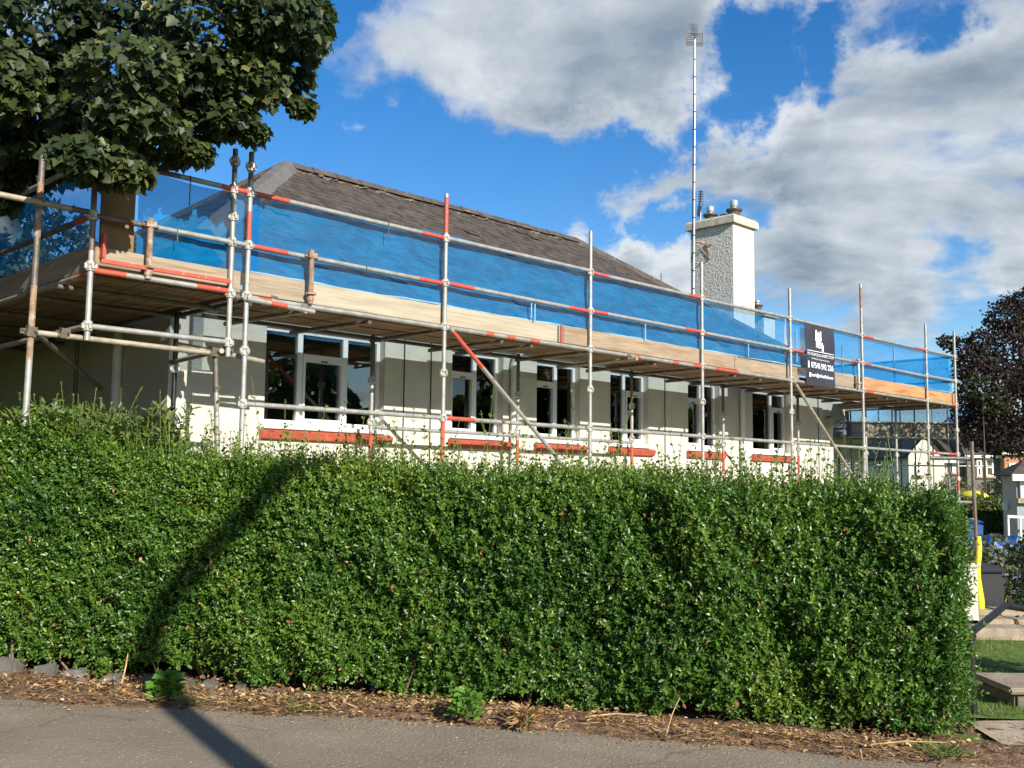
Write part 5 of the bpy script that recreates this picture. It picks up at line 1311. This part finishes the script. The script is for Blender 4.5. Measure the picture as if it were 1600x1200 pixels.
# ------------------------------------------------------------------ background street
# clipped hedge block with yellow cover
c0 = atY(1508, 780, 27); c1 = atY(1576, 780, 27); zt_ = c0[2]
ch = empty('clipped_hedge', ((c0[0] + c1[0]) / 2, 27.5, -.1), 'square clipped green hedge under the yellow cover', 'hedge')
mb = MB(); mb.box(c0[0] + .06, c1[0] - .06, 27.06, 28.4, -.2, zt_ - .06); mb.build('twig_mass', 'bark', ch)
n_ = 9000; x = RNG.uniform(c0[0], c1[0], n_); z = RNG.uniform(-.1, zt_, n_); y = 27.0 + RNG.normal(0, .03, n_); Pn = np.tile([0, -1.0, .3], (n_, 1))
n2 = 2500; P = np.concatenate([np.stack([x, y, z], 1), np.stack([RNG.uniform(c0[0], c1[0], n2), RNG.uniform(27, 28.4, n2), zt_ + RNG.normal(0, .02, n2)], 1), np.stack([c0[0] + RNG.normal(0, .03, n2), RNG.uniform(27, 28.4, n2), RNG.uniform(0, zt_, n2)], 1)])
Pn = np.concatenate([Pn, np.tile([0, 0, 1.0], (n2, 1)), np.tile([-1.0, 0, .3], (n2, 1))])
leaves('foliage', 'shrub', P, Pn * .3 + RNG.normal(0, .6, P.shape), Pn + RNG.normal(0, .4, P.shape), RNG.uniform(.05, .09, len(P)), np.clip(RNG.normal(.6, .2, len(P)), 0, 1), LEAF_OVATE, ch)
ya_ = atY(1502, 777, 27.6); yb_ = atY(1547, 777, 27.6); yz = atY(1525, 771, 27.6)[2]; ycx = (ya_[0] + yb_[0]) / 2; hw = (yb_[0] - ya_[0]) / 2
yo = empty('yellow_cover', (ycx, 27.7, ya_[2]), 'yellow domed cover on top of the clipped hedge', 'cover')
mb = MB(); nu_, nv_ = 24, 8
for j in range(nv_ + 1):
    for i in range(nu_):
        an = 2 * math.pi * i / nu_; el = (j / nv_) * math.pi / 2; mb.v.append((ycx + hw * math.cos(an) * math.cos(el), 27.75 + .5 * math.sin(an) * math.cos(el), zt_ + .02 + (yz - ya_[2] + .10) * math.sin(el)))
for j in range(nv_):
    for i in range(nu_): mb.f.append((j * nu_ + i, j * nu_ + (i + 1) % nu_, (j + 1) * nu_ + (i + 1) % nu_, (j + 1) * nu_ + i)); mb.m.append(0)
mb.build('dome', 'yellow', yo, smooth=True)
mb = MB(); mb.box(ycx - .03, ycx + .04, 27.2, 27.24, zt_ + .02, zt_ + .24); mb.build('strap', 'dark_plastic', yo)
# blue bin and tarpaulin
bb = atY(1517, 838, 17.5); zt2 = atY(1517, 817, 17.5)[2]; bl = empty('blue_bin', (bb[0], 17.6, -.1), 'blue plastic bin behind the hedge end', 'bin')
mb = MB(); mb.hexa([(bb[0] - .2, 17.4, -.1), (bb[0] + .13, 17.4, -.1), (bb[0] + .13, 17.9, -.1), (bb[0] - .2, 17.9, -.1), (bb[0] - .2, 17.35, zt2), (bb[0] + .16, 17.35, zt2), (bb[0] + .16, 17.95, zt2), (bb[0] - .2, 17.95, zt2)]); mb.build('body', 'blue_plastic', bl, bevel=.03)
mb = MB(); mb.hexa([(bb[0] - .22, 17.32, zt2 + .004), (bb[0] + .18, 17.32, zt2 + .004), (bb[0] + .18, 17.98, zt2 + .004), (bb[0] - .22, 17.98, zt2 + .004), (bb[0] - .2, 17.4, zt2 + .05), (bb[0] + .13, 17.4, zt2 + .05), (bb[0] + .13, 17.9, zt2 + .08), (bb[0] - .2, 17.9, zt2 + .08)]); mb.build('lid', 'blue_plastic', bl, bevel=.02)
tp0 = atY(1570, 852, 16.5); tzt = atY(1570, 836, 16.5)[2]; nn = 18; mb = MB()
for j in range(nn):
    for i in range(nn):
        u_, v_ = i / (nn - 1) - .5, j / (nn - 1) - .5; e = max(abs(u_), abs(v_)) * 2
        mb.v.append((tp0[0] + u_ * .72, 16.8 + v_ * .8, tzt - .05 + .04 * math.sin(u_ * 9 + v_ * 6) + .02 * math.sin(u_ * 23) - (.85 * max(0, e - .72) / .28 if e > .72 else 0)))
for j in range(nn - 1):
    for i in range(nn - 1): mb.f.append((j * nn + i, j * nn + i + 1, (j + 1) * nn + i + 1, (j + 1) * nn + i)); mb.m.append(0)
tag(mb.build('tarpaulin', 'blue_plastic', None, smooth=True, origin=(tp0[0], 16.8, .0)), 'blue tarpaulin draped over a heap among the right-hand shrubs', 'tarpaulin')
# railing and sign
rl = empty('garden_railing', atY(1590, 830, 24) * np.array([1, 1, 0]), 'white metal railing at the right edge of the picture', 'railing')
ra_ = atY(1574, 807, 24); rb_ = atY(1640, 812, 24); mb = MB(); mb.tube(ra_, rb_, .035, 8); mb.build('rail', 'trim_white', rl)
for px in (1575, 1594, 1620):
    a = atY(px, 808, 24); mb = MB(); mb.tube(a, (a[0], a[1], -.1), .028, 8); mb.build('post', 'trim_white', rl)
sgp = atY(1576, 782, 25); sg_ = empty('notice_sign', (sgp[0], 25, -.1), 'small white notice on a post in front of the clipped hedge', 'sign')
mb = MB(); mb.tube((sgp[0] + .03, 25, -.1), (sgp[0] + .03, 25, sgp[2] + .05), .025, 8); mb.build('post', 'trim_white', sg_)
q0 = atY(1565, 796, 25); mb = MB(); mb.box(q0[0], sgp[0], 24.95, 24.965, q0[2], atY(1565, 784, 25)[2]); mb.build('plate', 'lettering', sg_)
# bushes before the terrace
def at0(px, py, Y): p = atY(px, py, Y); return p
for px, py, rx, rz, Y, mt, nm, lab in ((1494, 762, 26, 20, 36, 'olive', 'round_bush', 'rounded olive-brown bush behind the last standard'), (1562, 765, 34, 22, 36, 'darkshrub', 'dark_bush', 'dark green bush left of the grey bay window'), (1425, 770, 34, 22, 38, 'darkshrub', 'dark_bush', 'dark bush below the whitewashed cottage'), (1590, 850, 22, 16, 17, 'darkshrub', 'dark_bush', 'dark leafy bush below the white railing')):
    p = at0(px, py, Y); sx = rx / FPX * Y; sz = rz / FPX * Y; hgt = p[2]
    bush(nm, lab, 'bush', (p[0], Y, -.1), [(p[0], Y, p[2] - .1, sx, sx * .8, sz), (p[0] + sx * .3, Y, max(.3, p[2] - sz), sx * .8, sx * .7, sz)], LEAF_OVATE, .10 if Y > 20 else .06, 120 if Y > 20 else 300, mt, 'bushes before the terrace')

# copper beech
cb = atY(1590, 620, 29)
blobs = []
for px, py, rx, rz, Y in ((1590, 560, 62, 60, 29), (1540, 600, 52, 50, 28.5), (1600, 640, 70, 60, 28.5), (1545, 665, 50, 42, 29), (1575, 500, 40, 34, 29), (1520, 570, 36, 30, 28.6), (1502, 545, 22, 16, 28.5), (1600, 478, 34, 26, 29), (1660, 560, 80, 90, 30), (1640, 680, 60, 45, 29), (1512, 640, 26, 40, 29), (1570, 690, 50, 22, 28.5), (1530, 690, 24, 14, 28.5), (1480, 535, 16, 10, 28.5), (1530, 532, 24, 16, 28.5)):
    p = atY(px, py, Y); blobs.append((p[0], p[1], p[2], rx / FPX * Y, rx / FPX * Y * .8, rz / FPX * Y))
bush('copper_beech', 'dark purple-leaved beech at the right beyond the deck', 'tree', (cb[0] + .6, 29.2, -.1), blobs, LEAF_OVATE, .085, 300, 'copper', trunk=([(cb[0] + .6, 29.2, -.2), (cb[0] + .55, 29.2, 1.5), (cb[0] + .4, 29.1, 3.2), (cb[0] + .2, 29, 5.2), (cb[0] + .1, 29, 7)], [.3, .24, .2, .12, .04], 12), tint=(.42, .24), part='crown', wd=1.3)
p = atY(1535, 605, 28.0); bush('green_shrub_tree', 'green sunlit sprays low in front of the purple beech', 'tree', (p[0], 28, -.1), [(p[0], 27.9, p[2], .5, .4, .35), (p[0] + .3, 27.9, p[2] - .5, .4, .3, .3)], LEAF_OVATE, .10, 80, 'darkshrub', trunk=([(p[0], 28, -.2), (p[0], 28, 2), (p[0], 28, p[2])], [.03, .025, .01], 8), tint=(.75, .2), part='crown')
# trees behind the netting at the far left
bush('garden_tree', 'pale green garden tree showing through the netting at the far left', 'tree', (-9.2, 18, -.1), [(-9.4, 18, 4.4, 1.5, 1.2, 1.5), (-8.2, 18.2, 4.0, 1.0, 1.0, 1.2), (-10.4, 18, 5.0, 1.4, 1.2, 1.6), (-8.9, 17.6, 2.8, 1.6, 1.2, 1.2)], LEAF_OVATE, .16, 90, 'shrub', trunk=([(-9.2, 18, -.2), (-9.2, 18, 2), (-9.3, 18, 4.2)], [.16, .13, .05], 10), tint=(.6, .2), part='crown')
bush('garden_tree', 'dark tree filling the gap below the sycamore at the far left', 'tree', (-12.5, 22, -.1), [(-12.5, 22, 4.5, 2.2, 1.8, 2.6), (-10.6, 22.5, 6.2, 1.6, 1.4, 1.6), (-13.5, 22, 7.4, 2.0, 1.6, 2.0)], LEAF_OVATE, .2, 60, 'darkshrub', trunk=([(-12.5, 22, -.2), (-12.5, 22, 2), (-12.5, 22, 5)], [.22, .18, .06], 10), tint=(.5, .2), part='crown')


def house_box(name, label, x0, x1, y0, y1, z1, wallmat, roofmat, rise, windows, gable=False, zb=-.3, eave=.25, reveal='trim_white'):
    root = empty(name, ((x0 + x1) / 2, y0, -.1), label, 'house', 'houses across the street'); 
    mb = MB(); mb.box(x0, x1, y0, y1, zb, z1); mb.build('wall', wallmat, root)
    mb = MB(); e = eave; ym = (y0 + y1) / 2; xm = (x0 + x1) / 2
    if gable:
        p = [(x0 - e, y0 - e, z1 - .05), (xm, y0 - e, z1 + rise), (x1 + e, y0 - e, z1 - .05), (x0 - e, y1 + e, z1 - .05), (xm, y1 + e, z1 + rise), (x1 + e, y1 + e, z1 - .05)]
        mb.face([p[0], p[1], p[4], p[3]]); mb.face([p[1], p[2], p[5], p[4]]); mb.face([(q[0], q[1] - .0, q[2] - .09) for q in (p[0], p[1], p[4], p[3])]); mb.face([(q[0], q[1], q[2] - .09) for q in (p[1], p[2], p[5], p[4])])
        gm = MB(); gm.face([(x0, y0, z1), (x1, y0, z1), (xm, y0, z1 + rise - .12)]); gm.build('gable', wallmat, root)
    else:
        p = [(x0 - e, y0 - e, z1), (x1 + e, y0 - e, z1), (x1 + e, y1 + e, z1), (x0 - e, y1 + e, z1)]; r0 = min((y1 - y0) / 2, (x1 - x0) / 2 - .1)
        a, b_ = (x0 + r0, ym, z1 + rise), (x1 - r0, ym, z1 + rise)
        mb.face([p[0], p[1], b_, a]); mb.face([p[2], p[3], a, b_]); mb.face([p[1], p[2], b_]); mb.face([p[3], p[0], a]); mb.face([(q[0], q[1], q[2] - .02) for q in p])
    mb.build('roof', roofmat, root)
    if not gable:
        mb = MB(); mb.box(x0 - e, x1 + e, y0 - e - .06, y0 - e - .002, z1 - .14, z1 + .01); mb.build('gutter', 'trim_white', root)
    for (a, b_, c, d_) in windows:
        w = MB(); t_ = .09
        for q in ((a, a + t_, c, d_), (b_ - t_, b_, c, d_), (a + t_, b_ - t_, c, c + t_), (a + t_, b_ - t_, d_ - t_, d_), (a + t_, b_ - t_, (c + d_) / 2 - .04, (c + d_) / 2 + .04)):
            w.box(q[0], q[1], y0 - .07, y0 + .02, q[2], q[3])
        wo_ = w.build('window', reveal, root)
        g_ = MB(); g_.box(a + t_, b_ - t_, y0 - .03, y0 - .02, c + t_, d_ - t_); g_.build('pane', 'pane_dark', wo_)
        s_ = MB(); s_.box(a - .1, b_ + .1, y0 - .14, y0 - .001, c - .12, c - .004); s_.build('sill', 'sandstone', root)
    return root


def pxr(x0, x1, y0, y1, Y): a = atY(x0, y1, Y); b_ = atY(x1, y0, Y); return (a[0], b_[0], a[2], b_[2])


# terrace of stone houses
Y = 62; tz = atY(1530, 712, Y)[2]
house_box('terrace_house', 'grey stone terraced house with tall white-framed windows at the right', *[atY(x_, 740, Y)[0] for x_ in (1512, 1562)], Y, Y + 9, tz, 'greystone', 'slate', 2.6, [pxr(1526, 1533, 718, 744, Y), pxr(1540, 1551, 716, 744, Y)])
house_box('terrace_house', 'sunlit red sandstone house at the far right', *[atY(x_, 740, Y)[0] for x_ in (1562.5, 1640)], Y - .6, Y + 8, tz + .2, 'redstone', 'slate', 2.6, [pxr(1569, 1583, 724, 745, Y), pxr(1605, 1618, 724, 745, Y)])
house_box('terrace_house', 'shaded stone house with small windows behind the last standards', *[atY(x_, 740, Y)[0] for x_ in (1455, 1511)], Y + .5, Y + 9, tz - .3, 'greystone', 'slate', 2.4, [pxr(1479, 1484, 722, 738, Y), pxr(1493, 1498, 722, 738, Y), pxr(1460, 1465, 722, 738, Y), pxr(1513, 1517, 725, 738, Y)][:3])
Y = 46; cz_ = atY(1430, 712, Y)[2]
house_box('whitewashed_cottage', 'sunlit whitewashed cottage gable with dark slate roof', *[atY(x_, 740, Y)[0] for x_ in (1420, 1476)], Y, Y + 8, cz_, 'whitewash', 'slate', 1.1, [pxr(1430, 1439, 722, 742, Y)], gable=True)
Y = 24.5
gx = atY(1588, 760, Y); house_box('bay_house', 'grey painted bay-windowed house cut by the right edge', gx[0], gx[0] + 5, Y, Y + .7, atY(1590, 742, Y)[2], 'greypaint', 'slate', .35, [pxr(1593, 1612, 748, 778, Y)], eave=.2)

# neighbour's house with its own scaffold
Y = 34
nzd = atY(1400, 684, Y)[2]; nx0 = atY(1270, 700, Y)[0]; nx1 = atY(1538, 700, Y)[0]; nxw = atY(1366, 700, Y)[0]
nb = house_box('neighbour_house', 'shaded low house under the second scaffold', nx0 - 3, nxw, Y + 1.3, Y + 7, nzd - .02, 'white_render', 'slate', 1.2, [])
ns_ = empty('second_scaffold', ((nx0 + nx1) / 2, Y, -.1), 'second scaffold with timber deck on the house beyond, right of the bungalow', 'scaffold')
for px in (1330, 1395, 1430, 1482, 1536):
    for yo_ in (0, 1.25):
        a = atY(px, 700, Y); mb = MB(); mb.tube((a[0], Y + yo_, -.1), (a[0], Y + yo_, nzd + 1.05), .026, 8); mb.build('standard', 'steel_dark' if px != 1482 else 'steel', ns_)
for z_ in (nzd, nzd + .5, nzd + 1.0, nzd - .9):
    mb = MB(); mb.tube((nx0, Y, z_), (nx1 + .2, Y, z_), .025, 8); mb.build('rail', 'steel', ns_)
for k in range(3):
    xa, xb = nx0 + (nx1 - nx0) * k / 3, nx0 + (nx1 - nx0) * (k + 1) / 3; mb = MB(); mb.box(xa + .01, xb - .01, Y + .05, Y + .09, nzd + .03, nzd + .50); mb.build('toe_board', 'toe_grey', ns_)
for k in range(5):
    mb = MB(); mb.box(nx0, nx1, Y + .12 + k * .228, Y + .34 + k * .228, nzd + .0, nzd + .04); mb.build('deck_board', 'board', ns_)
mb = MB(); nn = 40
for j in range(6):
    for i in range(nn + 1): mb.v.append((nx0 + (nx1 - nx0) * i / nn, Y + .11 + .03 * math.sin(i * 1.7 + j), nzd + .45 + j * .13))
for j in range(5):
    for i in range(nn): mb.f.append((j * (nn + 1) + i, j * (nn + 1) + i + 1, (j + 1) * (nn + 1) + i + 1, (j + 1) * (nn + 1) + i)); mb.m.append(0)
tag(mb.build('debris_netting', 'net', None, smooth=True, origin=(nx0, Y, nzd)), 'blue netting on the second scaffold, seen under the main deck', 'netting', 'debris netting sheets')
b0_ = atY(1296, 682, Y - .1); b1_ = atY(1324, 644, Y - .1)
b2n = empty('banner', (b0_[0], Y - .1, b0_[2]), 'dark banner on the second scaffold, half hidden by the white wall', 'banner'); mb = MB(); mb.box(b0_[0] - .6, b1_[0] + .05, Y - .10, Y - .09, b0_[2], b1_[2] + .15); mb.build('sheet', 'banner', b2n)
ff = lambda t_, z_: (t_, Y - .106, z_)
text_on(b2n, '592 226', .24, (b0_[0] + b1_[0]) / 2 - .2, atY(1310, 656, Y)[2], ff, None, .95, True)
text_on(b2n, 'scaffold', .16, (b0_[0] + b1_[0]) / 2 - .1, atY(1310, 666, Y)[2], ff, None, .7, True)
mb = MB(); qz = atY(1310, 674, Y)[2]; mb.box(b1_[0] - .3, b1_[0] - .05, Y - .107, Y - .103, qz, qz + .03); mb.build('rule', 'lettering', b2n)

# ------------------------------------------------------------------ leaf belts added out of frame to darken reflections and block sky light
for nm_lab, xc, y0_, y1_ in (('added unseen leaf belt right of the frame, darkening the window reflections', 34, -2, 34), ('added unseen leaf belt left of the frame, blocking sky light on the end wall', -10.8, -3, 17)):
    n_ = 9000; yy = RNG.uniform(y0_, y1_, n_); top_ = 6.2 + 1.2 * np.sin(yy * .5) + .8 * np.sin(yy * 1.3 + 1); zz_ = RNG.uniform(0, 1, n_) ** .8 * top_
    P = np.stack([xc + RNG.normal(0, 1.1, n_), yy, zz_], 1)
    tag(leaves('added_leaf_screen', 'darkshrub', P, RNG.normal(0, 1, (n_, 3)), RNG.normal(0, 1, (n_, 3)), RNG.uniform(.5, 1.0, n_), RNG.uniform(.2, .8, n_), LEAF_OVATE), nm_lab, 'light screen')
